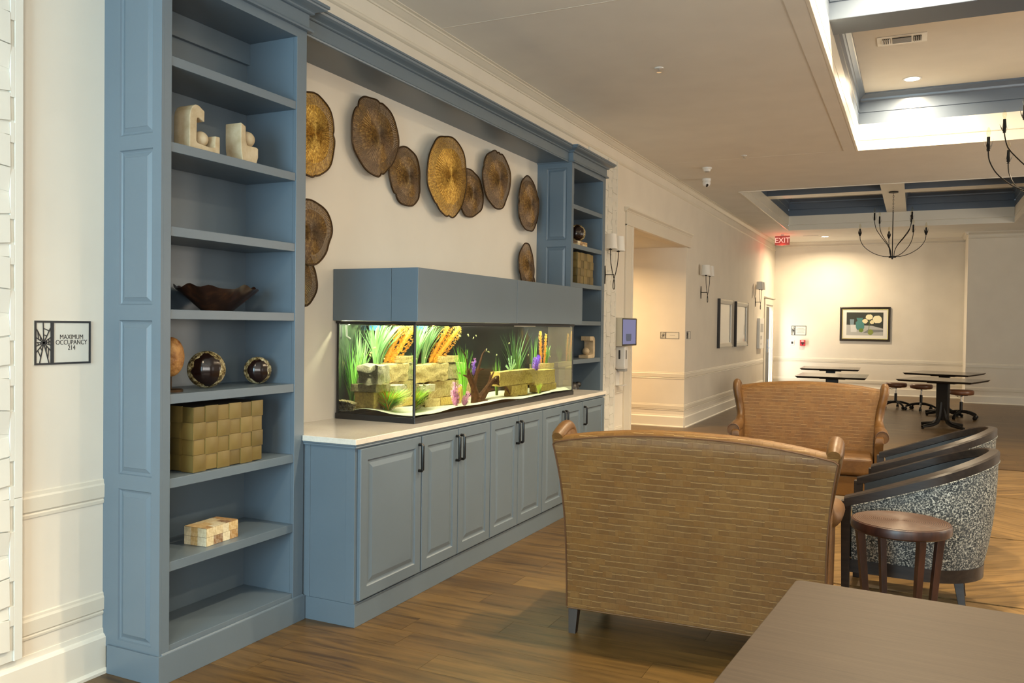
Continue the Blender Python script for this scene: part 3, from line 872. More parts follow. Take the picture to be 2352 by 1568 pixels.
SN = [
 (-3.01, 4.14, 0.985, -2.87, 4.29, 1.093, ST_B, 'rounded golden cube stone at the bottom left of the aquarium, beside the gravel', 1, 0.10),
 (-3.03, 4.13, 1.096, -2.85, 4.36, 1.138, ST_C, 'thin dark slab between the golden cube stone and the white-faced stone', 2, 0.14),
 (-2.98, 4.12, 1.142, -2.83, 4.30, 1.252, ST_W, 'white-faced stone on top of the left stack in the aquarium', 3, 0.14),
 (-3.05, 4.32, 1.142, -2.89, 4.73, 1.250, ST_A, 'large pitted pale stone beside the corner seal, upper row of the left stack', 4, 0.14),
 (-2.97, 4.34, 1.085, -2.80, 4.50, 1.128, ST_W, 'flat white-topped slab behind the red and green bush', 5, 0.16),
 (-3.07, 4.76, 1.142, -2.93, 4.98, 1.245, ST_C, 'dark block right of the large pitted stone', 6, 0.10),
 (-3.06, 4.52, 1.034, -2.92, 4.84, 1.136, ST_A, 'smooth tan block under the large pitted stone', 7, 0.07),
 (-3.07, 4.30, 1.034, -2.94, 4.50, 1.080, ST_C, 'dark block low in the left stack behind the bush', 8, 0.08),
 (-3.07, 4.86, 1.034, -2.93, 5.10, 1.136, ST_A, 'tan block behind the bright green grass', 9, 0.07),
 (-3.04, 4.46, 0.980, -2.89, 4.64, 1.031, ST_A, 'low stone in the bottom row, nearest the corner seal', 10, 0.10),
 (-3.05, 4.66, 0.980, -2.91, 4.92, 1.031, ST_B, 'low stone in the bottom row, left of the yellow sponge', 11, 0.10),
 (-3.06, 4.66, 1.253, -2.92, 4.88, 1.292, ST_A, 'flat slab lying on top of the left stack by the orange flower spikes', 12, 0.16),
 (-2.90, 5.31, 1.066, -2.73, 5.90, 1.168, ST_B, 'long squared yellow stone, front of the right stack', 13, 0.05),
 (-2.90, 5.925, 1.040, -2.76, 6.32, 1.150, ST_B, 'squared yellow stone right of the long one, above the yellow-green bush', 14, 0.06),
 (-2.86, 5.50, 0.982, -2.73, 5.77, 1.063, ST_B, 'small block supporting the long yellow stone', 15, 0.12),
 (-2.90, 5.96, 0.982, -2.77, 6.36, 1.037, ST_B, 'low yellow stone at the right bottom, behind the yellow-green bush', 16, 0.10),
 (-3.05, 6.10, 1.152, -2.92, 6.45, 1.192, ST_A, 'flat slab on top of the right stack under the orange spikes', 17, 0.10),
 (-3.05, 6.10, 0.990, -2.93, 6.42, 1.148, ST_C, 'dark upright block at the rear of the right stack', 18, 0.08),
]
for s_ in SN: stone(*s_[:6], s_[6], s_[7], s_[8], s_[9])
# gravel heap
gm = Mat('tan_gravel', (0.5, 0.38, 0.18), 0.8); vv = gm.coord('Object'); vo = gm.node('ShaderNodeTexVoronoi'); vo.inputs['Scale'].default_value = 110; gm.L.new(vv, vo.inputs['Vector'])
gm.col(gm.mix(1.0, gm.ramp(gm.noise(vv, 60, 3), [(0.3, (0.45, 0.33, 0.13)), (0.7, (0.80, 0.70, 0.46))]), gm.ramp(vo.outputs['Distance'], [(0.0, (1.1, 1.1, 1.1)), (0.8, (0.4, 0.4, 0.4))]), 'MULTIPLY'))
gm.bump(vo.outputs['Distance'], 0.9, 0.006)
mb = MB()
rr = random.Random(8)
for i in range(520):
    x = rr.uniform(-3.085, -2.985); y = rr.uniform(4.075, 4.125)
    zt = 1.036 - 0.25*max(0, x+3.03)
    rad = rr.uniform(0.005, 0.009)
    z = rr.uniform(0.982, zt)
    if i > 200: z = zt + rr.uniform(-0.004, 0.002)
    mb.sphere((x, y, z), rad, 6, 4, sc=(1, 1, 0.8))
tag(mb.build('gravel_heap', gm.mat, fix=False), 'heap of tan gravel in the back left corner of the aquarium', 'gravel', kind='stuff')

# ---- water plants
def leafmat(name, c1, c2, rough=0.45, trans=0.0):
    m = Mat(name, c1, rough); ge = m.node('ShaderNodeNewGeometry')
    m.col(m.ramp(ge.outputs['Random Per Island'], [(0, c1), (1, c2)])); return m.mat
G_PALE = leafmat('pale_green_leaf', (0.13, 0.30, 0.12), (0.30, 0.48, 0.26))
G_MID = leafmat('green_leaf', (0.06, 0.20, 0.03), (0.16, 0.36, 0.06))
G_BRIGHT = leafmat('bright_green_leaf', (0.10, 0.42, 0.03), (0.28, 0.62, 0.06))
G_DARK = leafmat('dark_green_leaf', (0.03, 0.10, 0.03), (0.07, 0.18, 0.05))
G_YEL = leafmat('yellow_green_leaf', (0.35, 0.50, 0.05), (0.62, 0.62, 0.10))
M_MINT = leafmat('mint_plant', (0.35, 0.62, 0.42), (0.50, 0.76, 0.56))
M_ORANGE = leafmat('orange_petal', (0.66, 0.24, 0.02), (0.82, 0.46, 0.06))
M_YELO = leafmat('yellow_petal', (0.85, 0.60, 0.15), (0.92, 0.82, 0.45))
M_PURP = leafmat('purple_petal', (0.18, 0.06, 0.62), (0.36, 0.20, 0.80))
M_PINK = leafmat('pink_petal', (0.55, 0.20, 0.45), (0.80, 0.55, 0.75))
M_RED = leafmat('red_orange_leaf', (0.60, 0.16, 0.04), (0.80, 0.36, 0.10))
def tuft(name, c, h, spread, n, w_, mat, label, seed, lean=(0, 0), droop=0.35, zmax=1.487, hv=0.45, cat='water plant', parent=None, mi_fn=None, mats=None):
    rr = random.Random(seed); mb = MB()
    for i in range(n):
        a = rr.uniform(0, 2*pi); k = rr.random()**0.6
        hh = h*(1-hv*rr.random()); tip = Vector((cos(a)*spread*k+lean[0]*hh/h, sin(a)*spread*k+lean[1]*hh/h, hh))
        b0 = Vector((c[0]+cos(a)*0.02*rr.random(), c[1]+sin(a)*0.02*rr.random(), c[2]-0.003))
        side = Vector((-sin(a+1.0*rr.random()), cos(a+1.0*rr.random()), 0)).normalized()
        pts = []
        sgn = 5
        for s_ in range(sgn+1):
            t = s_/sgn
            p = b0 + Vector((tip.x*(t**1.7), tip.y*(t**1.7), tip.z*(t - droop*0.25*t**3*k)))
            p.z = min(p.z, zmax + 0.002*rr.random())
            p.x = min(max(p.x, wx0+0.006), wx1-0.012); p.y = min(max(p.y, wy0+0.012), wy1-0.012)
            pts.append(p)
        vs = []
        for s_, p in enumerate(pts):
            t = s_/sgn; ww = w_*0.5*(0.55+0.9*t*(1-t)*2)*(1-t**3)+0.0003
            vs += [p - side*ww, p + side*ww]
        mb.add(vs, [(2*s_, 2*s_+1, 2*s_+3, 2*s_+2) for s_ in range(sgn)], m=(mi_fn(rr) if mi_fn else 0), smooth=True)
    o = mb.build(name, mats or mat, fix=False)
    return tag(o, label, cat) if parent is None else o
tuft('grass_plant', (-3.045, 4.20, 1.00), 0.42, 0.13, 60, 0.008, G_MID, 'tall green grass plant at the left end of the aquarium behind the gravel', 1)
tuft('broadleaf_plant', (-2.99, 4.42, 1.24), 0.34, 0.17, 46, 0.017, G_PALE, 'tall pale green broad-leaved plant behind the white-faced stone', 2, lean=(0.03, 0.05), droop=0.1, hv=0.35)
tuft('broadleaf_plant', (-3.03, 4.55, 1.24), 0.34, 0.14, 40, 0.015, G_PALE, 'pale green leafy plant just left of the orange flower spikes', 3, lean=(0.05, 0.12), droop=0.1, hv=0.35)
tuft('grass_plant', (-3.05, 4.32, 1.08), 0.40, 0.09, 34, 0.011, G_PALE, 'slender pale plant rising behind the left stone stack to the hood', 33, droop=0.1)
tuft('grass_plant', (-2.85, 4.90, 0.985), 0.41, 0.10, 70, 0.007, G_BRIGHT, 'bright green grass plant beside the driftwood', 4, lean=(0, -0.02))
tuft('grass_plant', (-2.88, 5.40, 1.00), 0.30, 0.07, 36, 0.007, G_MID, 'small green grass plant left of the long yellow stone', 5)
tuft('grass_plant', (-3.00, 5.80, 1.00), 0.50, 0.24, 80, 0.009, G_DARK, 'wide dark green grass plant behind the right stack', 6)
tuft('grass_plant', (-2.95, 5.80, 1.00), 0.36, 0.09, 30, 0.008, G_MID, 'green grass plant between the mint coral plant and the purple plant', 7)
tuft('grass_plant', (-2.99, 6.36, 1.19), 0.17, 0.07, 50, 0.006, G_MID, 'short grass plant on the right stack near the end glass', 8)
tuft('grass_plant', (-2.99, 6.12, 1.00), 0.45, 0.10, 30, 0.008, G_MID, 'green grass stems behind the right orange flower spikes', 9)
tuft('bush_plant', (-2.655, 5.91, 0.985), 0.085, 0.045, 90, 0.005, G_YEL, 'small yellow-green bush on the sand before the right stack', 10, hv=0.3)
tuft('bush_plant', (-2.83, 4.27, 0.988), 0.14, 0.14, 420, 0.008, None, 'red, orange and green bush on the sand in front of the left stack', 11, hv=0.6, mats=[G_BRIGHT, G_YEL, M_RED], mi_fn=lambda r_: 0 if r_.random() < 0.5 else (1 if r_.random() < 0.5 else 2), lean=(0.01, 0.03))
def spike(base, tip, r0, label, seed, mat_lo=0, n=420, mats=None, name='flower_spike', pet=0.011, cat='water plant'):
    rr = random.Random(seed); mb = MB(); b0 = Vector(base); t0 = Vector(tip); d = (t0-b0)
    ax = d.normalized(); u = ax.orthogonal().normalized(); w_ = ax.cross(u)
    mb.tube([b0, b0.lerp(t0, 0.08), t0], [0.004, r0*0.5 if r0 > 0.01 else 0.003, r0*0.42 if r0 > 0.01 else 0.002], 10, m=0 if r0 > 0.01 else 2)
    for i in range(n):
        t = rr.random(); a = rr.uniform(0, 2*pi)
        rad = r0*(0.55+0.6*min(1, t*4))*(1 - max(0, t-0.85)*3.0)
        o_ = (cos(a)*u + sin(a)*w_)
        p = b0 + d*t + o_*rad*rr.uniform(0.75, 1.05)
        tang = ax.cross(o_)
        q = p + o_*pet*0.9 + ax*pet*0.9
        p.z = min(p.z, 1.486); q.z = min(q.z, 1.487)
        mid = (p+q)/2
        vs = [p, mid + tang*pet*0.45, q, mid - tang*pet*0.45]
        mb.add(vs, [(0, 1, 2, 3)], m=1 if t > 0.62+0.25*rr.random() else 0)
    o = mb.build(name, mats or [M_ORANGE, M_YELO, G_MID], fix=False)
    return tag(o, label, cat)
spike((-3.01, 4.60, 1.255), (-2.97, 4.79, 1.480), 0.034, 'thick orange and yellow flower spike left of the pair at the front glass', 1)
spike((-2.99, 4.63, 1.255), (-2.93, 4.90, 1.480), 0.040, 'thick orange and yellow flower spike leaning right, its top under the hood', 2, n=700)
spike((-2.93, 6.20, 1.195), (-2.91, 6.16, 1.455), 0.018, 'slim orange flower spike, left of the two over the right stack', 3, n=320, pet=0.009)
spike((-2.93, 6.26, 1.195), (-2.90, 6.26, 1.430), 0.017, 'slim orange flower spike, right of the two over the right stack', 4, n=300, pet=0.009)
spike((-2.83, 5.97, 1.150), (-2.80, 5.99, 1.245), 0.034, 'purple flowering plant between the mint plant and the right orange spikes', 5, n=560, mats=[M_PURP, M_PURP, G_MID], pet=0.008)
spike((-2.83, 6.02, 1.150), (-2.81, 6.05, 1.262), 0.028, 'taller purple flowering plant beside the right orange spikes', 6, n=420, mats=[M_PURP, M_PURP, G_MID], pet=0.008)
def multi(label, base, tips, r0, mats, seed, n=110, pet=0.008):
    r = thing('flower_cluster', label, 'water plant', base)
    for i, t in enumerate(tips):
        q = spike((0, 0, 0), t, r0, None, seed+i, n=n, mats=mats, name='stem', pet=pet, cat=None)
        q.parent = r
    return r
_sz = 1.486
multi('mint green coral plant on the long yellow stone', (-2.86, 5.60, 1.155), [(0.0, -0.04, 0.10), (0.0, 0.01, 0.12), (0.01, 0.05, 0.09), (0, -0.08, 0.05), (0, 0.08, 0.06)], 0.006, [M_MINT, M_MINT, M_MINT], 20, 90, 0.006)
multi('pink flower cluster round the yellow sponge, standing', (-2.70, 4.665, 0.985), [(0.0, -0.02, 0.15), (0.0, -0.04, 0.10), (0.02, 0.04, 0.13), (0.03, -0.02, 0.06)], 0.022, [M_PINK, M_PINK, G_MID], 30, 190, 0.009)
multi('pink flower cluster lying low at the foot of the driftwood', (-2.67, 4.74, 0.985), [(0.0, 0.02, 0.05), (0.01, 0.06, 0.07), (0.02, 0.0, 0.03)], 0.022, [M_PINK, M_PINK, G_MID], 40, 170, 0.009)
multi('violet flowers caught in the fork of the driftwood', (-2.80, 4.985, 1.16), [(0, 0.0, 0.06), (0, 0.015, 0.11), (0, -0.01, 0.09)], 0.012, [M_PURP, M_PINK, G_MID], 50, 90, 0.009)
mb = MB().sphere((0, 0, 0), 0.05, 16, 12, sc=(0.55, 0.5, 1.0))
sp = mb.build('sponge', Mat('yellow_sponge', (0.80, 0.66, 0.12), 0.6).mat, loc=(-2.675, 4.70, 1.062))
tag(sp, 'yellow egg-shaped sponge among pink flowers', 'sponge')
# thin root tendrils of the bush
rr = random.Random(4); tw = MB()
for i in range(5):
    e = Vector((-2.72+rr.uniform(-0.06, 0.05), 4.40+rr.uniform(-0.05, 0.10), 1.03+rr.random()*0.09)); s0 = Vector((-2.83, 4.30, 1.0))
    tw.tube([s0.lerp(e, t)+Vector((0, 0, 0.02*sin(t*7+i))) for t in [k_/8 for k_ in range(9)]], [0.0018]*8+[0.0008], 5)
tag(tw.build('tendrils', Mat('tan_tendril', (0.55, 0.42, 0.22), 0.6).mat), 'thin curling tan tendrils reaching out of the red and green bush', 'root')
# driftwood
DW = Mat('dark_driftwood', (0.03, 0.010, 0.005), 0.9, 0, 0.1); vv = DW.coord('Object'); DW.col(DW.ramp(DW.noise(vv, 30, 4), [(0.3, (0.014, 0.005, 0.003)), (0.7, (0.060, 0.024, 0.010))])); DW.bump(DW.noise(vv, 60, 4), 0.6, 0.006)
dw = MB()
dw.tube([(-2.78, 5.00, 0.975), (-2.78, 4.99, 1.03), (-2.78, 4.965, 1.09), (-2.785, 4.92, 1.15), (-2.79, 4.89, 1.20)], [0.055, 0.042, 0.030, 0.026, 0.020], 10)
dw.tube([(-2.79, 4.89, 1.19), (-2.79, 4.885, 1.25), (-2.79, 4.86, 1.30), (-2.79, 4.80, 1.345)], [0.012, 0.007, 0.006, 0.003], 7)
dw.tube([(-2.78, 4.965, 1.08), (-2.78, 5.01, 1.17), (-2.78, 5.06, 1.25), (-2.78, 5.09, 1.30), (-2.78, 5.14, 1.335)], [0.028, 0.018, 0.012, 0.008, 0.004], 8)
dw.tube([(-2.76, 5.03, 0.985), (-2.76, 5.10, 1.03), (-2.76, 5.20, 1.10), (-2.76, 5.28, 1.13), (-2.76, 5.385, 1.128), (-2.74, 5.47, 1.126)], [0.045, 0.034, 0.022, 0.016, 0.012, 0.004], 9)
dw.tube([(-2.76, 5.14, 1.06), (-2.77, 5.20, 1.13), (-2.78, 5.26, 1.175)], [0.018, 0.012, 0.006], 7)
dw.tube([(-2.76, 5.28, 1.11), (-2.75, 5.37, 1.08), (-2.74, 5.45, 1.03), (-2.735, 5.47, 1.005)], [0.016, 0.013, 0.010, 0.006], 7)
dw.tube([(-2.78, 4.97, 1.00), (-2.74, 5.02, 0.985), (-2.70, 5.10, 0.983)], [0.03, 0.024, 0.008], 7)
for _a, _b in (((-2.77, 5.10, 1.04), (-2.72, 5.22, 1.055)), ((-2.77, 4.93, 1.13), (-2.80, 4.84, 1.17)), ((-2.78, 5.02, 1.18), (-2.76, 5.10, 1.20)), ((-2.76, 5.22, 1.10), (-2.74, 5.33, 1.07)), ((-2.76, 5.18, 1.10), (-2.79, 5.22, 1.17))):
    A_, B_ = Vector(_a), Vector(_b)
    dw.tube([A_, A_.lerp(B_, 0.5)+Vector((0, 0, 0.008)), B_], [0.014, 0.009, 0.003], 7)
tag(dw.build('driftwood', DW.mat), 'dark branching driftwood on the white sand in the middle of the aquarium', 'driftwood')
# fish
FM = Mat('translucent_fish', (0.50, 0.50, 0.26), 0.3).mat
FP = [(-2.80,4.906,1.429),(-2.75,4.933,1.412),(-2.75,4.969,1.426),(-2.80,4.791,1.424),(-2.65,4.666,1.194),(-2.65,4.557,1.167),(-2.70,5.075,1.331),(-2.70,5.107,1.316),(-2.80,5.512,1.369),(-2.75,5.794,1.277),(-2.65,5.17,1.136),(-2.70,4.284,1.112),(-2.80,4.38,1.295),(-2.80,5.315,1.288),(-2.95,4.25,1.309),(-2.95,4.32,1.352),(-2.90,4.36,1.287),(-2.72,4.30,1.138),(-2.93,4.22,1.325),(-2.85,6.30,1.25)]
FL = ['pale fish high in the water right of the tall orange spikes, middle of three',
 'pale fish above the driftwood, lowest of the three near the hood',
 'pale fish above the driftwood, rightmost of the three near the hood',
 'pale fish near the top edge of the leaning orange spike',
 'pale fish close to the front glass over the pink flowers',
 'pale fish close to the front glass before the tan block, left of the pink flowers',
 'pale fish just above the tip of the tall driftwood branch, left one',
 'pale fish just above the tip of the tall driftwood branch, right one',
 'pale fish before the wide dark grass plant',
 'pale fish between the mint plant and the purple plant, before the grass',
 'pale fish low by the end of the right driftwood branch',
 'pale fish just right of the corner seal, low by the bush tendrils',
 'pale fish right of the corner seal, before the pale green leaves',
 'pale fish beside the small green grass plant left of the long stone',
 'pale fish over the white-faced stone, left of the rest there',
 'highest pale fish seen through the left pane, before the tall leaves',
 'pale fish by the foot of the orange spike, through the left pane',
 'pale fish over the red and green bush, through the left pane',
 'pale fish by the broad leaves over the white-faced stone',
 'pale fish at the far right end near the end glass']
mb = MB()
mb.sphere((0, 0, 0), 0.012, 10, 8, sc=(0.35, 1.35, 0.62))
mb.add([(0, 0.013, 0), (0, 0.025, 0.007), (0, 0.022, 0), (0, 0.025, -0.007)], [(0, 1, 2), (0, 2, 3)])
mb.add([(0, -0.004, 0.007), (0, 0.006, 0.012), (0, 0.008, 0.005)], [(0, 1, 2)])
f0 = mb.build('fish', FM, fix=False)
for i, p in enumerate(FP):
    o = f0 if i == 0 else f0.copy()
    if i: COL.objects.link(o)
    o.location = p; o.rotation_euler = (rr.uniform(-0.6, 0.4), 0, rr.choice([0.3, -0.4, pi+0.3, 0.0, pi-0.5]))
    s_ = rr.uniform(0.65, 1.05); o.scale = (s_, s_, s_)
    tag(o, FL[i], 'fish', 'small pale fish in the aquarium')
# filter outlets
mb = MB().tube([(-3.07, 4.14, 1.49), (-3.07, 4.15, 1.42), (-3.055, 4.17, 1.405)], 0.007, 8)
tag(mb.build('filter_pipe', Mat('clear_pipe', (0.25, 0.27, 0.27), 0.15).mat), 'small filter outlet pipe hanging in the left back corner of the aquarium', 'pipe')
mb = MB().box(-3.08, 4.50, 1.455, -3.04, 4.60, 1.487)
tag(mb.build('filter_box', Mat('blue_plastic', (0.03, 0.16, 0.45), 0.4).mat, bevel=0.004), 'small blue filter box under the hood behind the tall leaves', 'filter')
# ================================================================== WALL DISCS
GOLD = Mat('aged_gold_patina', (0.3, 0.18, 0.05), 0.5, 0.6)
vv = GOLD.coord('Object'); ge = GOLD.node('ShaderNodeObjectInfo')
nz = GOLD.noise(vv, 70, 5, 0.75); nl = GOLD.noise(vv, 5.5, 2)
GOLD.col(GOLD.mix(GOLD.ramp(nl, [(0.42, (0, 0, 0)), (0.62, (1, 1, 1))]), GOLD.ramp(nz, [(0.35, (0.09, 0.055, 0.032)), (0.55, (0.22, 0.150, 0.088)), (0.72, (0.38, 0.27, 0.15))]),
                  GOLD.ramp(nz, [(0.35, (0.07, 0.034, 0.010)), (0.52, (0.22, 0.125, 0.035)), (0.70, (0.48, 0.32, 0.10))])))
GOLD.bump(nz, 0.5, 0.004)
GOLD2 = Mat('bright_gold_patina', (0.5, 0.3, 0.08), 0.36, 0.8)
vv = GOLD2.coord('Object'); nz = GOLD2.noise(vv, 75, 5, 0.75)
GOLD2.col(GOLD2.ramp(nz, [(0.34, (0.16, 0.07, 0.012)), (0.52, (0.52, 0.31, 0.06)), (0.70, (0.90, 0.66, 0.20))])); GOLD2.bump(nz, 0.6, 0.005)
RIMM = Mat('dark_bronze_wire', (0.06, 0.032, 0.012), 0.45, 0.7).mat
def disc(y, z, ry, rz, off, label, seed, mat=None, tilt=0.0):
    mat = mat or GOLD.mat
    rr = random.Random(seed)
    ph = [rr.uniform(0, 2*pi) for _ in range(5)]
    notch = [(rr.uniform(0, 2*pi), rr.uniform(0.03, 0.07)) for _ in range(3)]
    def rad(t):
        v = 1 + 0.028*sin(2*t+ph[0]) + 0.030*sin(3*t+ph[1]) + 0.016*sin(5*t+ph[2]) + 0.010*sin(9*t+ph[3])
        for a, d in notch:
            x = math.atan2(sin(t-a), cos(t-a))
            v -= d*math.exp(-(x/0.10)**2) * (1 if x < 0 else 0.5)
        return v*0.97
    def P(r, t):
        q = r*rad(t)
        return Vector((0.008 + 0.030*(1-r*r) + 0.004*sin(3*t+ph[4])*r, ry*q*cos(t), rz*q*sin(t)))
    root = thing('wall_disc', label, 'wall decor', (XW+off, y, z), 0, 'woven gold metal discs on the wall')
    root.rotation_euler = (0, tilt, 0)
    n = 110
    mb = MB(); mb.tube([P(1, 2*pi*i/n) for i in range(n)], 0.0062, 6, closed=True); mb.build('rim', RIMM, parent=root, fix=False)
    r1 = 0.70
    rows = 12
    mb = MB()
    vs = [P(0, 0)]; fs = []
    m_ = 120
    for i in range(1, rows+1):
        for k_ in range(m_):
            p = P(r1*i/rows, 2*pi*k_/m_); p.x += 0.0014*(1 if k_ % 2 else -1)*min(1, i/4.0); vs.append(p)
    for k_ in range(m_): fs.append((0, 1+k_, 1+(k_+1) % m_))
    for i in range(rows-1):
        for k_ in range(m_):
            k2 = (k_+1) % m_
            fs.append((1+i*m_+k_, 1+i*m_+k2, 1+(i+1)*m_+k2, 1+(i+1)*m_+k_))
    mb.add(vs, fs); mb.build('center', mat, parent=root, fix=False)
    mb = MB(); vs = []; fs = []
    for k_ in range(m_):
        t = 2*pi*k_/m_; dt = 2*pi/m_*0.33
        for j in range(4):
            r = r1 - 0.01 + (1.0-r1+0.01)*j/3
            b = len(vs); vs += [P(r, t-dt), P(r, t+dt)]
            if j: fs.append((b-2, b-1, b+1, b))
    for j in range(1, 10):
        r = r1 + (1-r1)*j/10.0
        dr = 0.0080
        b = len(vs)
        for k_ in range(m_): vs += [P(r-dr, 2*pi*k_/m_)+Vector((0.001, 0, 0)), P(r+dr, 2*pi*k_/m_)+Vector((0.001, 0, 0))]
        for k_ in range(m_):
            k2 = (k_+1) % m_
            fs.append((b+2*k_, b+2*k_+1, b+2*k2+1, b+2*k2))
    mb.add(vs, fs); o = mb.build('wire_mesh', mat, parent=root, fix=False); o['kind'] = 'stuff'
    # stand-off pin to the wall
    MB().tube([(-off, 0, 0), (0.012, 0, 0)], 0.006, 8).build('wall_pin', RIMM, parent=root)
    return root
DISCS = [
 (3.742, 2.544, 0.215, 0.243, 0.060, 'gold wall disc at upper left, half hidden by the near bookcase', 1, GOLD2.mat),
 (3.695, 1.998, 0.225, 0.182, 0.075, 'dark brown wall disc at middle left, overlapping the one below it', 2, None),
 (3.640, 1.745, 0.200, 0.190, 0.030, 'lowest wall disc at the left, behind the middle-left one above the counter', 3, None),
 (4.377, 2.662, 0.248, 0.252, 0.045, 'large brown wall disc with a wavy edge, first of the arc from the left', 4, None),
 (4.762, 2.479, 0.201, 0.194, 0.020, 'small brown wall disc tucked under the first large one', 5, None),
 (5.236, 2.557, 0.293, 0.289, 0.070, 'largest and brightest gold wall disc in the centre of the arc', 6, GOLD2.mat),
 (5.660, 2.501, 0.215, 0.188, 0.020, 'small dull wall disc partly behind the large central gold one', 7, None),
 (6.051, 2.666, 0.242, 0.245, 0.050, 'oval brown wall disc high in the arc, right of the central gold one', 8, None),
 (6.645, 2.544, 0.213, 0.243, 0.060, 'brown wall disc beside the far bookcase', 9, None),
 (6.745, 2.560, 0.200, 0.200, 0.020, 'dark wall disc peeping out behind the one beside the far bookcase', 10, None),
 (6.640, 2.020, 0.160, 0.190, 0.050, 'lowest wall disc on the right, just above the aquarium hood', 11, None),
 (6.780, 1.840, 0.115, 0.120, 0.020, 'smallest wall disc, mostly hidden by the aquarium hood', 12, None),
]
for d in DISCS: disc(*d)

# ================================================================== SHELF ORNAMENTS
TRAV = Mat('beige_travertine', (0.62, 0.50, 0.33), 0.6); vv = TRAV.coord('Object')
TRAV.col(TRAV.ramp(TRAV.noise(vv, 16, 5, 0.6), [(0.3, (0.40, 0.30, 0.17)), (0.55, (0.52, 0.42, 0.27)), (0.8, (0.60, 0.51, 0.36))])); TRAV.bump(TRAV.noise(vv, 120, 3), 0.2, 0.002)
def arch_sculpture(loc, outline, ball, rball, label, depth=0.095, scale=1.0, grp='beige arch sculptures with a ball'):
    r = thing('arch_sculpture', label, 'sculpture', loc, 0, grp)
    mb = MB().prism([(a*scale, b*scale) for a, b in outline], 'x', -depth, 0); mb.build('arch', TRAV.mat, parent=r, bevel=0.003, bseg=2)
    mb = MB().sphere((-depth*0.42, ball[0]*scale, ball[1]*scale), rball*scale, 28, 18); mb.build('ball', TRAV.mat, parent=r)
    return r
outA = [(0, 0), (0, 0.135), (0.006, 0.158), (0.018, 0.176), (0.034, 0.186), (0.048, 0.185), (0.082, 0.160), (0.081, 0.112), (0.050, 0.130), (0.043, 0.128), (0.040, 0.118), (0.038, 0.030), (0.044, 0.022), (0.118, 0.016), (0.120, 0.016), (0.134, 0.022), (0.144, 0.072), (0.170, 0.068), (0.170, 0.0)]
outA = [(0, 0), (0, 0.135), (0.006, 0.160), (0.018, 0.178), (0.034, 0.187), (0.050, 0.186), (0.082, 0.168), (0.081, 0.122), (0.050, 0.134), (0.042, 0.131), (0.040, 0.120), (0.038, 0.034), (0.046, 0.026), (0.110, 0.020), (0.142, 0.024), (0.144, 0.075), (0.172, 0.075), (0.172, 0.0)]
arch_sculpture((-2.790, 2.640, SHZ[6]), outA, (0.096, 0.055), 0.034, 'taller beige hook sculpture with a ball in its base, left one on the second shelf')
outB = [(0.012, 0), (0.002, 0.05), (0, 0.10), (0, 0.170), (0.030, 0.158), (0.032, 0.095), (0.040, 0.074), (0.060, 0.073), (0.100, 0.075), (0.112, 0.070), (0.112, 0.03), (0.102, 0.0)]
arch_sculpture((-2.790, 2.940, SHZ[6]), outB, (0.078, 0.110), 0.037, 'shorter beige sculpture with the ball perched on it, right one on the second shelf')
outC = [(0.002, 0), (0, 0.030), (0.13, 0.034), (0.142, 0.040), (0.146, 0.052), (0.146, 0.150), (0.140, 0.162), (0.128, 0.166), (0.058, 0.166), (0.058, 0.208), (0.150, 0.208), (0.172, 0.202), (0.186, 0.188), (0.192, 0.168), (0.192, 0.022), (0.186, 0.008), (0.172, 0)]
arch_sculpture((-2.800, 7.51, SHZ[3]), outC, (0.050, 0.066), 0.034, 'pale square-hooked stone sculpture with a ball in the far bookcase', scale=1.0)

WOODB = Mat('dark_polished_wood', (0.10, 0.035, 0.012), 0.28); vv = WOODB.coord('Object')
WOODB.col(WOODB.ramp(WOODB.noise(vv, 8, 5, 0.7, 0.6), [(0.3, (0.008, 0.004, 0.003)), (0.55, (0.026, 0.010, 0.005)), (0.75, (0.09, 0.035, 0.012))]))
mb = MB(); n_ = 72; prof = [(0.36, 0.0), (0.52, 0.026), (0.70, 0.056), (0.86, 0.082), (1.0, 0.108), (0.96, 0.105), (0.82, 0.082), (0.66, 0.058), (0.48, 0.034), (0.02, 0.020)]
vs = []
for i, (r_, z_) in enumerate(prof):
    for k_ in range(n_):
        a = 2*pi*k_/n_; wv = 0.007*sin(5*a+0.6)+0.006*sin(9*a+1)+0.004*sin(14*a)
        hgt = z_ + wv*(max(0, r_-0.6)/0.4); rr_ = r_*(1+0.03*sin(3*a)*max(0, r_-0.5))
        vs.append((0.145*rr_*cos(a), 0.224*rr_*sin(a), hgt + 0.0001))
fs = [(i*n_+k_, i*n_+(k_+1) % n_, (i+1)*n_+(k_+1) % n_, (i+1)*n_+k_) for i in range(len(prof)-1) for k_ in range(n_)]
fs.append(tuple(range(n_))[::-1]); fs.append(tuple(range((len(prof)-1)*n_, len(prof)*n_)))
mb.add(vs, fs, smooth=True)
tag(mb.build('bowl', WOODB.mat, loc=(-2.935, 2.948, SHZ[4])), 'dark wooden bowl with a ragged wavy rim on the fourth shelf', 'bowl')

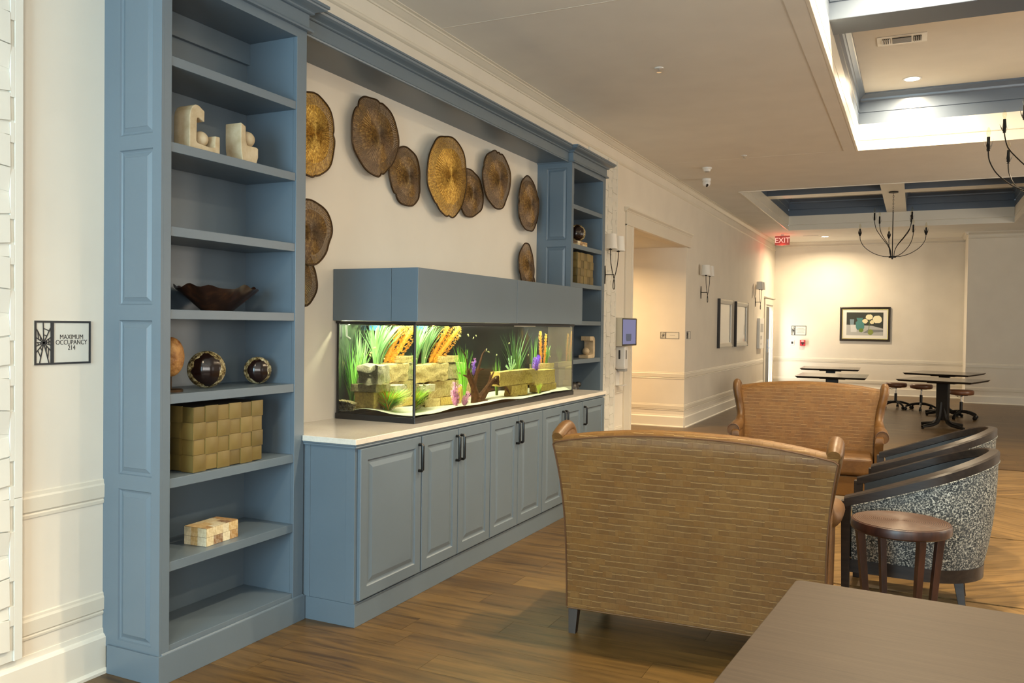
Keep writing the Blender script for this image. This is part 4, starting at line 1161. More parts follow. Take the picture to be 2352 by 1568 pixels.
HORN = Mat('mottled_horn', (0.05, 0.02, 0.012), 0.18); vv = HORN.coord('Object')
gc = HORN.coord('Generated'); sx = HORN.node('ShaderNodeSeparateXYZ'); HORN.L.new(gc, sx.inputs[0])
def _sq(q): return HORN.math('POWER', HORN.math('ABSOLUTE', HORN.math('SUBTRACT', q, 0.5)), 2.0)
ay = HORN.math('SQRT', HORN.math('ADD', _sq(sx.outputs[1]), HORN.math('MULTIPLY', _sq(sx.outputs[2]), 0.75)))
nn_ = HORN.noise(vv, 60, 4, 0.7)
edge = HORN.ramp(HORN.math('ADD', HORN.math('MULTIPLY', ay, 2.0), HORN.math('MULTIPLY', HORN.noise(vv, 22, 3), 0.5)), [(0.98, (0, 0, 0)), (1.12, (1, 1, 1))])
HORN.col(HORN.mix(edge, (0.012, 0.005, 0.004), HORN.ramp(nn_, [(0.40, (0.05, 0.032, 0.014)), (0.52, (0.26, 0.20, 0.08)), (0.66, (0.70, 0.64, 0.42))])))
def horn_orb(loc, r, label, rz=0.0):
    mb = MB(); seg, rg = 48, 28; vs = []
    for i in range(rg+1):
        t = pi*i/rg
        for k_ in range(seg):
            a = 2*pi*k_/seg
            q = r*(1 - 0.035*abs(cos(6*a))**6)
            vs.append((0.72*q*sin(t)*cos(a), q*sin(t)*sin(a), r - r*cos(t)))
    fs = [(i*seg+k_, i*seg+(k_+1) % seg, (i+1)*seg+(k_+1) % seg, (i+1)*seg+k_) for i in range(rg) for k_ in range(seg)]
    mb.add(vs, fs, smooth=True)
    o = mb.build('horn_orb', HORN.mat, loc=loc, rot=(0, 0, rz))
    return tag(o, label, 'ornament', 'polished mottled horn orbs')
horn_orb((-2.92, 2.868, SHZ[3]), 0.085, 'larger mottled brown horn orb, left one of the pair on the fifth shelf', -0.75)
horn_orb((-2.92, 3.200, SHZ[3]), 0.067, 'smaller blackish horn orb with a cream edge, right one on the fifth shelf', -0.78)
r = thing('carved_ornament', 'orange-brown carved wooden ornament on a metal stand, behind the left stile', 'ornament', (-2.885, 2.632, SHZ[3]))
CV = Mat('orange_carved_wood', (0.42, 0.20, 0.06), 0.45); vv = CV.coord('Object'); CV.col(CV.ramp(CV.noise(vv, 30, 5), [(0.3, (0.22, 0.08, 0.02)), (0.6, (0.50, 0.26, 0.08)), (0.8, (0.62, 0.36, 0.14))])); CV.bump(CV.noise(vv, 50, 5), 1.0, 0.01)
mb = MB().sphere((0, 0, 0.150), 0.085, 28, 20, sc=(0.55, 0.72, 1.0)); mb.build('carving', CV.mat, parent=r)
MB().tube([(0, 0, 0.012), (0, 0, 0.075)], 0.004, 8).build('rod', RIMM, parent=r)
MB().lathe([(0.05, 0), (0.05, 0.010), (0.045, 0.013)], seg=24).build('base', RIMM, parent=r)

# woven strap box
STRAP = Mat('olive_leather_strap', (0.26, 0.18, 0.06), 0.45); vv = STRAP.coord('Object'); oi = STRAP.node('ShaderNodeObjectInfo')
STRAP.col(STRAP.ramp(oi.outputs['Random'], [(0, (0.115, 0.080, 0.020)), (0.5, (0.155, 0.110, 0.030)), (1, (0.20, 0.142, 0.042))])); STRAP.bump(STRAP.noise(vv, 90, 3), 0.15, 0.002)
def strap_mesh(w_, h_, t_, puff):
    mb = MB(); nu, nv = 5, 5
    vs = [(t_+puff*(1-(2*i/(nu-1)-1)**2)*(1-(2*j_/(nv-1)-1)**4), w_*i/(nu-1), h_*j_/(nv-1)) for j_ in range(nv) for i in range(nu)]
    fs = [(j_*nu+i, j_*nu+i+1, (j_+1)*nu+i+1, (j_+1)*nu+i) for j_ in range(nv-1) for i in range(nu-1)]
    mb.add(vs, fs, smooth=True)
    b = [(0, 0, 0), (0, w_, 0), (0, w_, h_), (0, 0, h_), vs[0], vs[nu-1], vs[-1], vs[-nu]]
    mb.add(b, [(0, 1, 5, 4), (1, 2, 6, 5), (2, 3, 7, 6), (3, 0, 4, 7)])
    return mb
def woven_box(loc, L, Dp, H, cols, rows, sc_, label, rz=0.0):
    r = thing('woven_box', label, 'basket', loc, rz, 'woven leather strap boxes')
    MB().box(-Dp+0.008, 0.008, 0.002, -0.008, L-0.008, H-0.006).build('core', Mat('dark_weave_core', (0.035, 0.022, 0.010), 0.8).mat, parent=r)
    cw_, ch_ = (L-0.004)/cols, (H-0.006)/rows
    pro = [strap_mesh(cw_+0.002, ch_+0.002, 0.006, 0.005), strap_mesh(cw_-0.004, ch_-0.004, 0.002, 0.003)]
    obs = []
    for i in range(cols):
        for j_ in range(rows):
            kx = (i+j_) % 2
            key = ('f', kx)
            o = pro[kx].build('strap', STRAP.mat, parent=r, fix=False) if not any(k_ == key for k_, _ in obs) else dict(obs)[key].copy()
            if not any(k_ == key for k_, _ in obs): obs.append((key, o))
            else: COL.objects.link(o)
            o.location = (-0.008, 0.002+i*cw_+(0.002 if kx else -0.001), 0.002+j_*ch_+(0.002 if kx else -0.001))
    nc = max(2, round(Dp/cw_)); dw_ = (Dp-0.004)/nc
    pr2 = [strap_mesh(dw_+0.002, ch_+0.002, 0.006, 0.005), strap_mesh(dw_-0.004, ch_-0.004, 0.002, 0.003)]
    ob2 = {}
    for i in range(nc):
        for j_ in range(rows):
            kx = (i+j_+1) % 2
            if kx not in ob2: o = ob2[kx] = pr2[kx].build('strap', STRAP.mat, parent=r, fix=False)
            else: o = ob2[kx].copy(); COL.objects.link(o)
            o.rotation_euler = (0, 0, -pi/2)
            o.location = (-Dp+0.002+i*dw_+(0.002 if kx else -0.001), 0.008, 0.002+j_*ch_+(0.002 if kx else -0.001))
    return r
woven_box((-2.795, 2.672, SHZ[2]+0.001), 0.432, 0.28, 0.288, 6, 4, 1, 'olive woven strap box on the sixth shelf of the near bookcase')
woven_box((-2.795, 7.20, SHZ[5]-0.0), 0.42, 0.28, 0.29, 5, 4, 1, 'olive woven strap box in the far bookcase, seen past the aquarium hood')

# bone inlay boxes: every tile is a piece
TILE = Mat('bone_and_horn_tile', (0.6, 0.5, 0.3), 0.3); vv = TILE.coord('Object'); oi = TILE.node('ShaderNodeObjectInfo')
base_c = TILE.ramp(oi.outputs['Random'], [(0.0, (0.66, 0.56, 0.34)), (0.25, (0.40, 0.22, 0.07)), (0.42, (0.72, 0.66, 0.46)), (0.58, (0.20, 0.10, 0.05)), (0.70, (0.60, 0.42, 0.18)), (0.85, (0.75, 0.70, 0.52))], 'CONSTANT')
TILE.col(TILE.mix(0.25, base_c, TILE.ramp(TILE.noise(vv, 55, 4, 0.6, 0.8), [(0.38, (0.25, 0.13, 0.05)), (0.5, (0.55, 0.42, 0.22)), (0.62, (0.85, 0.80, 0.62))])))
def inlay_box(loc, Dp, L, H, label, rz=0.0):
    r = thing('inlay_box', label, 'box', loc, rz, 'bone and horn inlay boxes')
    MB().box(-Dp, 0, 0, 0, L, H).build('core', WOODB.mat, parent=r)
    g_ = 0.0006
    def tiles(o, u, v, nrm, w_, h_, nu, nv, seed):
        rr = random.Random(seed)
        o = Vector(o); u = Vector(u); v = Vector(v); nrm = Vector(nrm)
        for j_ in range(nv):
            cuts = [0] + sorted(min(0.92, max(0.08, (i+rr.uniform(-0.22, 0.22))/nu)) for i in range(1, nu)) + [1]
            for i in range(nu):
                a0, a1 = cuts[i]*w_+g_, cuts[i+1]*w_-g_; b0, b1 = h_*j_/nv+g_, h_*(j_+1)/nv-g_
                c = o + u*(a0+a1)/2 + v*(b0+b1)/2 + nrm*0.001
                MB().obox((0, 0, 0), u*(a1-a0)/2, v*(b1-b0)/2, nrm*0.001).build('inlay_tile', TILE.mat, parent=r, loc=c)
    tiles((0, 0, 0), (0, 1, 0), (0, 0, 1), (1, 0, 0), L, H, 4, 2, 3)
    tiles((-Dp, 0, 0), (1, 0, 0), (0, 0, 1), (0, -1, 0), Dp, H, 3, 2, 4)
    tiles((-Dp, 0, H), (0, 1, 0), (1, 0, 0), (0, 0, 1), L, Dp, 5, 4, 5)
    return r
inlay_box((-2.826, 2.781, SHZ[1]+0.0005), 0.125, 0.205, 0.080, 'cream and brown bone inlay box on the lowest visible shelf of the near bookcase', 0.06)
inlay_box((-2.800, 7.20, SHZ[6]+0.0005), 0.14, 0.245, 0.040, 'flat bone inlay box under the dark orb in the far bookcase')
horn_orb((-2.865, 7.345, SHZ[6]+0.043), 0.082, 'dark horn orb standing on the inlay box in the far bookcase', -1.0)
mb = MB(); mb.sphere((0, 0, 0.07), 0.07, 20, 12, sc=(1, 1.4, 1)); mb.sphere((0.01, 0.14, 0.105), 0.035, 14, 10, sc=(0.9, 1.5, 0.8))
tag(mb.build('dark_ornament', BLKPL, loc=(-2.88, 7.30, SHZ[2])), 'low black ornament in the far bookcase just above the worktop', 'ornament')

# ================================================================== SIGNS AND WALL EQUIPMENT
SIGNW = Mat('sign_white', (0.70, 0.69, 0.62), 0.4).mat
SIGNK = Mat('sign_charcoal', (0.03, 0.03, 0.032), 0.45).mat
def text_mesh(body, size, mat, parent, loc, rot, spacing=1.0, name='lettering', align='CENTER', line=1.0):
    cu = bpy.data.curves.new(name, 'FONT'); cu.body = body; cu.size = size; cu.align_x = align; cu.align_y = 'CENTER'; cu.extrude = 0.0004; cu.space_character = spacing; cu.space_line = line
    t = bpy.data.objects.new('tmp', cu); COL.objects.link(t)
    bpy.context.view_layer.update()
    dg = bpy.context.evaluated_depsgraph_get()
    me = bpy.data.meshes.new_from_object(t.evaluated_get(dg))
    bpy.data.objects.remove(t); me.materials.clear(); me.materials.append(mat)
    o = bpy.data.objects.new(name, me); COL.objects.link(o); o.parent = parent; o.location = loc; o.rotation_euler = rot
    return o
FACE_X = (pi/2, 0, pi/2)      # text facing +X
FACE_Y = (pi/2, 0, 0)         # text facing -Y
def plaque(name, label, o, u, n, w_, h_, split, text, size, rot, lab_cat='sign', seed=3):
    """sign plate: charcoal frame, fretwork square on the left, white field on the right"""
    r = thing(name, label, lab_cat, o)
    u = Vector(u); n = Vector(n); z = Vector((0, 0, 1))
    def slab(nm, a0, b0, a1, b1, t0, t1, m):
        c = u*(a0+a1)/2 + z*(b0+b1)/2 + n*(t0+t1)/2
        return MB().obox(c, u*(a1-a0)/2, z*(b1-b0)/2, n*(t1-t0)/2).build(nm, m, parent=r)
    slab('backing_plate', 0, 0, w_, h_, 0.0005, 0.004, SIGNW)
    b = 0.026*h_/0.175*1.0
    b = h_*0.045
    mb = MB()
    for (a0, b0, a1, b1) in ((0, 0, w_, b), (0, h_-b, w_, h_), (0, b, b, h_-b), (w_-b, b, w_, h_-b), (split-b*0.9, b, split+b*0.9, h_-b)):
        mb.obox(u*(a0+a1)/2 + z*(b0+b1)/2 + n*0.0055, u*(a1-a0)/2, z*(b1-b0)/2, n*0.0015)
    mb.build('frame', SIGNK, parent=r)
    mb = MB(); c0 = Vector((split*0.52, h_*0.50, 0))
    rr = random.Random(seed)
    for i in range(13):
        a = 2*pi*i/13 + 0.15
        dx, dy = cos(a), sin(a)
        t = min((split-b*0.9-c0.x)/dx if dx > 0 else (b-c0.x)/dx if dx < 0 else 9, (h_-b-c0.y)/dy if dy > 0 else (b-c0.y)/dy if dy < 0 else 9)
        p0 = u*c0.x + z*c0.y + n*0.0055; p1 = u*(c0.x+dx*t) + z*(c0.y+dy*t) + n*0.0055
        d = (p1-p0); pn = n.cross(d.normalized())
        mb.obox((p0+p1)/2, d/2, pn*h_*0.010, n*0.0012)
    for f_ in (0.45, 0.8):
        for i in range(0, 13, 2):
            a = 2*pi*i/13+0.15; a2 = 2*pi*(i+1)/13+0.15
            def PP(a_, f2):
                dx, dy = cos(a_), sin(a_)
                t = min((split-b*0.9-c0.x)/dx if dx > 0 else (b-c0.x)/dx, (h_-b-c0.y)/dy if dy > 0 else (b-c0.y)/dy)
                return u*(c0.x+dx*t*f2) + z*(c0.y+dy*t*f2) + n*0.0055
            p0, p1 = PP(a, f_), PP(a2, f_*0.9); d = p1-p0
            mb.obox((p0+p1)/2, d/2, n.cross(d.normalized())*h_*0.008, n*0.0012)
    mb.build('fretwork', SIGNK, parent=r)
    if isinstance(text, list):      # too small to read in the photograph: faint print lines
        mb = MB()
        for i, ln in enumerate(text):
            zc = h_*0.5 + (len(text)/2-0.5-i)*h_*0.145; hw = (w_-split)*0.048*len(ln)
            k_ = -hw
            while k_ < hw:
                mb.obox(u*((split+w_)/2+k_+0.005) + z*zc + n*0.0045, u*0.0042, z*h_*0.028, n*0.0004); k_ += 0.0115
        mb.build('print_lines', GREYPL, parent=r)
    elif text:
        tx = text_mesh(text, size, SIGNK, r, u*(split+w_)/2 + z*h_*0.5 + n*0.0045, rot, line=0.80); tx.scale = (1.03, 1.22, 1)
    return r
plaque('occupancy_sign', 'framed occupancy sign reading MAXIMUM OCCUPANCY 214 on the cream wall', (XW, 2.163, 1.319), (0, 1, 0), (1, 0, 0), 0.248, 0.175, 0.075, 'MAXIMUM\nOCCUPANCY\n214', 0.0222, FACE_X)
plaque('room_sign', 'small framed room sign on the side wall of the cased opening', (-3.485, H1, 1.328), (1, 0, 0), (0, -1, 0), 0.285, 0.100, 0.085, ['....'], 0.035, FACE_Y, seed=4)
plaque('room_sign', 'small framed sign on the long wall just past the cased opening', (XW, 12.54, 1.325), (0, 1, 0), (1, 0, 0), 0.23, 0.115, 0.09, '', 0.03, FACE_X, seed=5)
plaque('notice_sign', 'framed notice plate on the far wall above the red alarm', (-2.703, YF, 1.350), (1, 0, 0), (0, -1, 0), 0.335, 0.222, 0.08, ['......','........','......','.......'], 0.033, FACE_Y, seed=6)
# fire alarm and switch on the far wall
r = thing('fire_alarm', 'red fire alarm pull box on the far wall', 'alarm', (-2.44, YF, 1.10))
RED = Mat('alarm_red', (0.62, 0.03, 0.05), 0.35).mat
MB().box(-0.06, -0.05, 0, 0.06, 0, 0.14).build('body', RED, parent=r, bevel=0.006)
mb = MB(); mb.box(-0.045, -0.062, 0.055, 0.045, -0.051, 0.080); mb.box(-0.012, -0.058, 0.02, 0.012, -0.051, 0.055); mb.build('pull_bar', SIGNK, parent=r)
MB().box(-0.03, -0.053, 0.10, 0.03, -0.0505, 0.125).build('plate', WHPL, parent=r)
r = thing('wall_switch', 'white switch plate with a black button beside the alarm', 'switch', (-2.68, YF, 1.11))
MB().box(-0.045, -0.008, 0, 0.045, 0, 0.12).build('plate', WHPL, parent=r, bevel=0.002)
MB().box(-0.020, -0.018, 0.035, 0.020, -0.0085, 0.085).build('button', SIGNK, parent=r, bevel=0.003)
# wall kiosk screen
r = thing('wall_screen', 'beige wall-mounted box with a lavender screen left of the cased opening', 'screen', (XW, 9.168, 1.277))
KB = Mat('beige_plastic', (0.60, 0.57, 0.46), 0.45).mat
MB().box(0.0005, 0, 0, 0.100, 0.54, 0.325).build('housing', KB, parent=r, bevel=0.004)
MB().box(0.1, 0.004, 0.004, 0.106, 0.535, 0.318).build('bezel', BLKPL, parent=r)
MB().box(0.106, 0.012, 0.022, 0.108, 0.490, 0.306).build('screen', emit('lavender_screen', (0.42, 0.40, 0.62), 0.55), parent=r)
mb = MB(); mb.prism([(0.12, 0.085), (0.14, 0.055), (0.30, 0.055), (0.32, 0.085), (0.32, 0.140), (0.12, 0.140)], 'x', 0.108, 0.1088)
mb.build('emblem', emit('grey_emblem', (0.25, 0.25, 0.30), 0.5), parent=r)
# sanitizer dispenser
r = thing('soap_dispenser', 'white hand sanitizer dispenser with a drip tray below the wall screen', 'dispenser', (XW, 9.30, 0.80))
mb = MB(); mb.prism([(-0.055, 0.21), (0.055, 0.21), (0.062, 0.24), (0.062, 0.44), (0.05, 0.47), (-0.05, 0.47), (-0.062, 0.44), (-0.062, 0.24)], 'x', 0.0005, 0.115)
mb.build('body', WHPL, parent=r, bevel=0.012, bseg=3)
MB().box(0.115, -0.028, 0.33, 0.118, -0.008, 0.43).build('sight_window', SIGNK, parent=r, bevel=0.001)
MB().box(0.04, -0.066, 0.33, 0.06, -0.0625, 0.43).build('side_window', SIGNK, parent=r)
MB().box(0.02, -0.04, 0.185, 0.11, 0.055, 0.2095).build('nozzle', GREYPL, parent=r, bevel=0.004)
mb = MB(); mb.box(0.0005, -0.06, 0.02, 0.012, 0.06, 0.20); mb.prism([(0.012, 0.02), (0.10, 0.02), (0.104, 0.035), (0.094, 0.035), (0.09, 0.028), (0.012, 0.028)], 'y', -0.06, 0.06)
mb.build('drip_tray', WHPL, parent=r, bevel=0.002)
r = MB().box(XW+0.0005, 9.19, 1.03, XW+0.012, 9.225, 1.23).build('label_strip', WHPL, bevel=0.002)
tag(r, 'narrow white strip on the wall left of the hand sanitizer', 'strip')
# two framed prints on the long wall
FRG = Mat('silver_grey_frame', (0.42, 0.40, 0.35), 0.35, 0.3).mat
FRK = Mat('black_brown_frame', (0.025, 0.018, 0.013), 0.35).mat
PAPER = Mat('white_paper', (0.78, 0.77, 0.70), 0.5).mat
def wall_frame(y0, y1, z0, z1, label):
    r = thing('framed_print', label, 'picture', (XW, y0, z0), 0, 'framed prints on the long wall')
    w_, h_ = y1-y0, z1-z0
    mb = MB(); mb.nest((0, 0, 0), (0, 1, 0), (0, 0, 1), (1, 0, 0), w_, h_, [(0, 0.001), (0, 0.045), (0.02, 0.050), (0.075, 0.035), (0.085, 0.022), (0.085, 0.012)], fill=False)
    mb.build('frame', FRG, parent=r, fix=False)
    mb = MB(); mb.box(0.001, -0.008, -0.004, 0.052, 0.0, h_+0.004); mb.box(0.001, w_-0.004, -0.004, 0.050, w_+0.012, h_+0.004); mb.build('edge_band', FRK, parent=r)
    MB().box(0.002, 0.08, 0.08, 0.012, w_-0.08, h_-0.08).build('print', PAPER, parent=r)
    MB().box(0.014, 0.08, 0.08, 0.016, w_-0.08, h_-0.08).build('glass', GLASS_THIN, parent=r)
wall_frame(14.70, 15.85, 1.150, 2.005, 'pale framed print on the long wall, the nearer of the two')
wall_frame(16.20, 17.40, 1.150, 2.000, 'pale framed print on the long wall, the farther of the two')
# still life on the far wall
r = thing('still_life_picture', 'black-framed still life with white roses and a turquoise jar on the far wall', 'picture', (-1.618, YF, 1.235))
w_, h_ = 1.08, 0.79
mb = MB(); mb.nest((0, 0, 0), (1, 0, 0), (0, 0, 1), (0, -1, 0), w_, h_, [(0, 0.001), (0, 0.035), (0.012, 0.040), (0.045, 0.032), (0.05, 0.020)], fill=False); mb.build('frame', FRK, parent=r, fix=False)
mb = MB(); mb.nest((0.05, 0, 0.05), (1, 0, 0), (0, 0, 1), (0, -1, 0), w_-0.10, h_-0.10, [(0, 0.022), (0.008, 0.022), (0.012, 0.016)], fill=False); mb.build('gold_slip', Mat('gold_slip', (0.6, 0.42, 0.12), 0.3, 0.9).mat, parent=r, fix=False)
MB().box(0.05, -0.014, 0.05, w_-0.05, -0.001, h_-0.05).build('mat_board', PAPER, parent=r)
px0, px1, pz0, pz1 = 0.145, 0.930, 0.135, 0.665
def flat(nm, pts, t, col, rough=0.6):
    mb = MB(); n2 = len(pts)
    mb.add([(px0+a*(px1-px0), -t, pz0+b*(pz1-pz0)) for a, b in pts], [tuple(range(n2))]); return mb.build(nm, Mat(nm+'_paint', col, rough).mat, parent=r, fix=False)
flat('painted_backdrop', [(0, 0), (1, 0), (1, 1), (0, 1)], 0.0150, (0.035, 0.04, 0.032))
flat('painted_cloth', [(0, 0), (1, 0), (1, 0.30), (0.7, 0.42), (0.42, 0.44), (0.0, 0.46)], 0.0154, (0.42, 0.43, 0.42))
flat('painted_shadow', [(0.45, 0.10), (1, 0.16), (1, 0.24), (0.6, 0.26)], 0.0157, (0.20, 0.21, 0.21))
flat('painted_glass', [(0.10, 0.46), (0.20, 0.46), (0.21, 0.70), (0.09, 0.70)], 0.0158, (0.20, 0.28, 0.32))
flat('painted_mug', [(0.12, 0.14), (0.28, 0.14), (0.29, 0.46), (0.11, 0.46)], 0.0160, (0.60, 0.62, 0.62))
flat('painted_jar', [(0.29, 0.24), (0.46, 0.24), (0.49, 0.34), (0.48, 0.56), (0.43, 0.64), (0.45, 0.76), (0.27, 0.76), (0.30, 0.64), (0.25, 0.56), (0.26, 0.34)], 0.0161, (0.07, 0.22, 0.21))
def blob(nm, cx, cy, rx, ry, col, t, seed=0):
    rr = random.Random(seed); flat(nm, [(cx+rx*(1+rr.uniform(-0.1, 0.1))*cos(2*pi*i/16), cy+ry*(1+rr.uniform(-0.1, 0.1))*sin(2*pi*i/16)) for i in range(16)], t, col)
flat('painted_stem', [(0.60, 0.12), (0.615, 0.12), (0.64, 0.70), (0.62, 0.70)], 0.0162, (0.10, 0.16, 0.05))
blob('painted_rose', 0.62, 0.80, 0.10, 0.12, (0.80, 0.74, 0.48), 0.0164, 1); blob('painted_rose', 0.51, 0.62, 0.075, 0.10, (0.76, 0.70, 0.44), 0.0165, 2)
blob('painted_rose', 0.84, 0.70, 0.125, 0.17, (0.82, 0.77, 0.52), 0.0166, 3); blob('painted_rose', 0.70, 0.58, 0.06, 0.09, (0.74, 0.68, 0.42), 0.0167, 4)
blob('painted_pear', 0.40, 0.22, 0.065, 0.09, (0.14, 0.22, 0.04), 0.0168, 5); blob('painted_pear', 0.66, 0.14, 0.075, 0.12, (0.22, 0.27, 0.06), 0.0169, 6)
# narrow white cabinet near the far door
r = thing('notice_case', 'narrow white notice case on the long wall beside the far door', 'cabinet', (XW, 18.75, 1.06))
MB().box(0.0005, 0, 0, 0.06, 0.55, 0.66).build('case', WHPL, parent=r, bevel=0.004)
mb = MB(); mb.box(0.0602, 0.10, 0.36, 0.062, 0.45, 0.54); mb.box(0.0602, 0.10, 0.20, 0.062, 0.30, 0.28); mb.box(0.0602, 0.16, 0.08, 0.062, 0.22, 0.12); mb.build('notice_marks', GREYPL, parent=r)
# sconces
SHADE = Mat('linen_shade', (0.80, 0.78, 0.72), 0.8).mat
def sconce(y, label, off=0.0):
    r = thing('wall_sconce', label, 'wall lamp', (XW+off, y, 2.06), 0, 'twin-shade wall sconces')
    mb = MB(); mb.prism([(0, -0.10), (0.022, 0), (0, 0.10), (-0.022, 0)], 'x', 0.0005, 0.012); mb.build('back_plate', BLACK, parent=r, bevel=0.002)
    MB().tube([(0.012, 0, 0), (0.11, 0, 0)], 0.005, 8).build('bracket', BLACK, parent=r)
    for s_ in (-1, 1):
        pts = [(0.11, s_*q, z_) for q, z_ in ((0.132, 0.262), (0.128, 0.19), (0.105, 0.11), (0.060, 0.03), (0.0, -0.045), (-0.028, -0.10), (-0.026, -0.145), (0.0, -0.158))]
        # smooth
        P = [Vector(p) for p in pts]; Q = []
        for i in range(len(P)-1):
            p0, p1, p2, p3 = P[max(i-1, 0)], P[i], P[i+1], P[min(i+2, len(P)-1)]
            for t in (0, 0.25, 0.5, 0.75):
                Q.append(0.5*((2*p1)+(-p0+p2)*t+(2*p0-5*p1+4*p2-p3)*t*t+(-p0+3*p1-3*p2+p3)*t**3))
        Q.append(P[-1])
        MB().tube(Q, 0.0045, 7).build('arm', BLACK, parent=r, fix=False)
        MB().lathe([(0.018, 0.255), (0.020, 0.262), (0.008, 0.268), (0.006, 0.30)], c=(0.11, s_*0.132, 0), seg=12).build('cup', BLACK, parent=r)
        mb = MB(); sg = 28
        for (ra, rb, z0, z1) in ((0.075, 0.062, 0.265, 0.425),):
            vs = [(0.11+rr_*cos(2*pi*k_/sg), s_*0.132+rr_*sin(2*pi*k_/sg), zz) for rr_, zz in ((ra, z0), (rb, z1), (rb-0.002, z1), (ra-0.002, z0)) for k_ in range(sg)]
            mb.add(vs, [(i*sg+k_, i*sg+(k_+1) % sg, ((i+1) % 4)*sg+(k_+1) % sg, ((i+1) % 4)*sg+k_) for i in range(4) for k_ in range(sg)], smooth=True)
        mb.build('shade', SHADE, parent=r)
    return r
sconce(8.70, 'twin-shade wall sconce nearest the far bookcase', 0.043)
sconce(13.42, 'twin-shade wall sconce between the cased opening and the framed prints')
sconce(18.45, 'twin-shade wall sconce beside the far left door')
# exit sign
r = thing('exit_sign', 'red lit EXIT sign hanging from the ceiling near the far left corner', 'sign', (-2.68, 19.2, CZ))
MB().box(-0.03, -0.02, -0.03, 0.03, 0.02, 0).build('canopy', WHPL, parent=r)
MB().box(-0.155, -0.006, -0.235, 0.155, 0.006, -0.031).build('panel', Mat('sign_panel', (0.60, 0.16, 0.14), 0.3).mat, parent=r, bevel=0.002)
text_mesh('EXIT', 0.16, emit('exit_red', (1.0, 0.40, 0.30), 1.6), r, (0, -0.0075, -0.135), FACE_Y, 0.98)
pt = bpy.data.lights.new('exit_light', 'POINT'); pt.energy = 3.5; pt.color = (1.0, 0.06, 0.04); pt.shadow_soft_size = 0.03
po = bpy.data.objects.new('exit_light', pt); COL.objects.link(po); po.location = (-2.68, 19.2, CZ-0.27)
# ceiling devices
def sprinkler(x, y, label, s_=1.0):
    r = thing('sprinkler', label, 'sprinkler', (x, y, CZ), 0, 'ceiling sprinkler heads')
    MB().lathe([(0.036*s_, 0.0), (0.034*s_, -0.006), (0.016*s_, -0.010)], seg=20).build('escutcheon', WHPL, parent=r)
    MB().lathe([(0.007*s_, -0.010), (0.007*s_, -0.034)], seg=10).build('bulb_frame', CHROME, parent=r)
    MB().lathe([(0.020*s_, -0.036), (0.020*s_, -0.034)], seg=16).build('deflector', CHROME, parent=r)
sprinkler(-1.887, 6.581, 'sprinkler head on the open ceiling between the crown moulding and the near coffer')
sprinkler(-1.896, 10.30, 'small distant sprinkler head on the ceiling near the corner of the near coffer')
r = thing('smoke_detector', 'round white smoke detector on the ceiling above the camera', 'detector', (-2.473, 10.909, CZ))
MB().lathe([(0.062, 0), (0.060, -0.020), (0.050, -0.024), (0.042, -0.048), (0.034, -0.052)], seg=28).build('body', WHPL, parent=r)
MB().lathe([(0.030, -0.0525), (0.026, -0.056)], seg=20).build('vent_ring', GREYPL, parent=r)
r = thing('security_camera', 'white turret security camera hanging from the ceiling by the wall', 'camera', (-2.66, 11.72, CZ))
MB().lathe([(0.060, 0), (0.060, -0.03), (0.056, -0.036)], seg=28).build('base', WHPL, parent=r)
mb = MB().sphere((0, 0, -0.060), 0.056, 24, 16); mb.build('turret', WHPL, parent=r)
dd = Vector((0.35, -0.75, -0.6)).normalized()
MB().lathe([(0.016, 0), (0.016, 0.006)], c=Vector((0, 0, -0.060))+dd*0.053, seg=16, axis=dd).build('lens', BLKPL, parent=r)
dd2 = Vector((0.20, -0.55, -0.95)).normalized()
MB().lathe([(0.012, 0), (0.012, 0.005)], c=Vector((0, 0, -0.060))+dd2*0.054, seg=16, axis=dd2).build('infrared_window', BLKPL, parent=r)
# slot diffuser
r = MB().box(-2.30, 19.62, CZ-0.003, -1.98, 19.66, CZ-0.0005).build('slot_diffuser', GREYPL)
tag(r, 'narrow dark slot diffuser in the far ceiling', 'vent')
# air vent in the near coffer
r = thing('air_vent', 'white three-way ceiling register inside the near coffer', 'vent', (-0.175, 8.62, CT))
MB().box(-0.21, -0.13, -0.006, 0.21, 0.13, -0.0005).build('frame', WHPL, parent=r, bevel=0.002)
DKV = Mat('vent_shadow', (0.03, 0.025, 0.02), 0.8).mat  # flat dark sheets stand for the shade inside the duct
for x0, x1 in ((-0.165, -0.095), (0.095, 0.165)):
    MB().box(x0, -0.075, -0.0075, x1, 0.075, -0.0065).build('duct_shade', DKV, parent=r)
    for i in range(4):
        c = (x0+(i+0.5)*(x1-x0)/4, 0, -0.012)
        MB().obox(c, (0.006, 0, 0.006 if x0 < 0 else -0.006), (0, 0.074, 0), (0.0006, 0, -0.0006)).build('louvre', WHPL, parent=r)
MB().box(-0.08, -0.075, -0.0075, 0.08, 0.075, -0.0065).build('duct_shade', DKV, parent=r)
for i in range(9):
    MB().obox((0, -0.066+i*0.0165, -0.012), (0.08, 0, 0), (0, 0.008, 0.005), (0, 0.0006, -0.0008)).build('louvre', WHPL, parent=r)
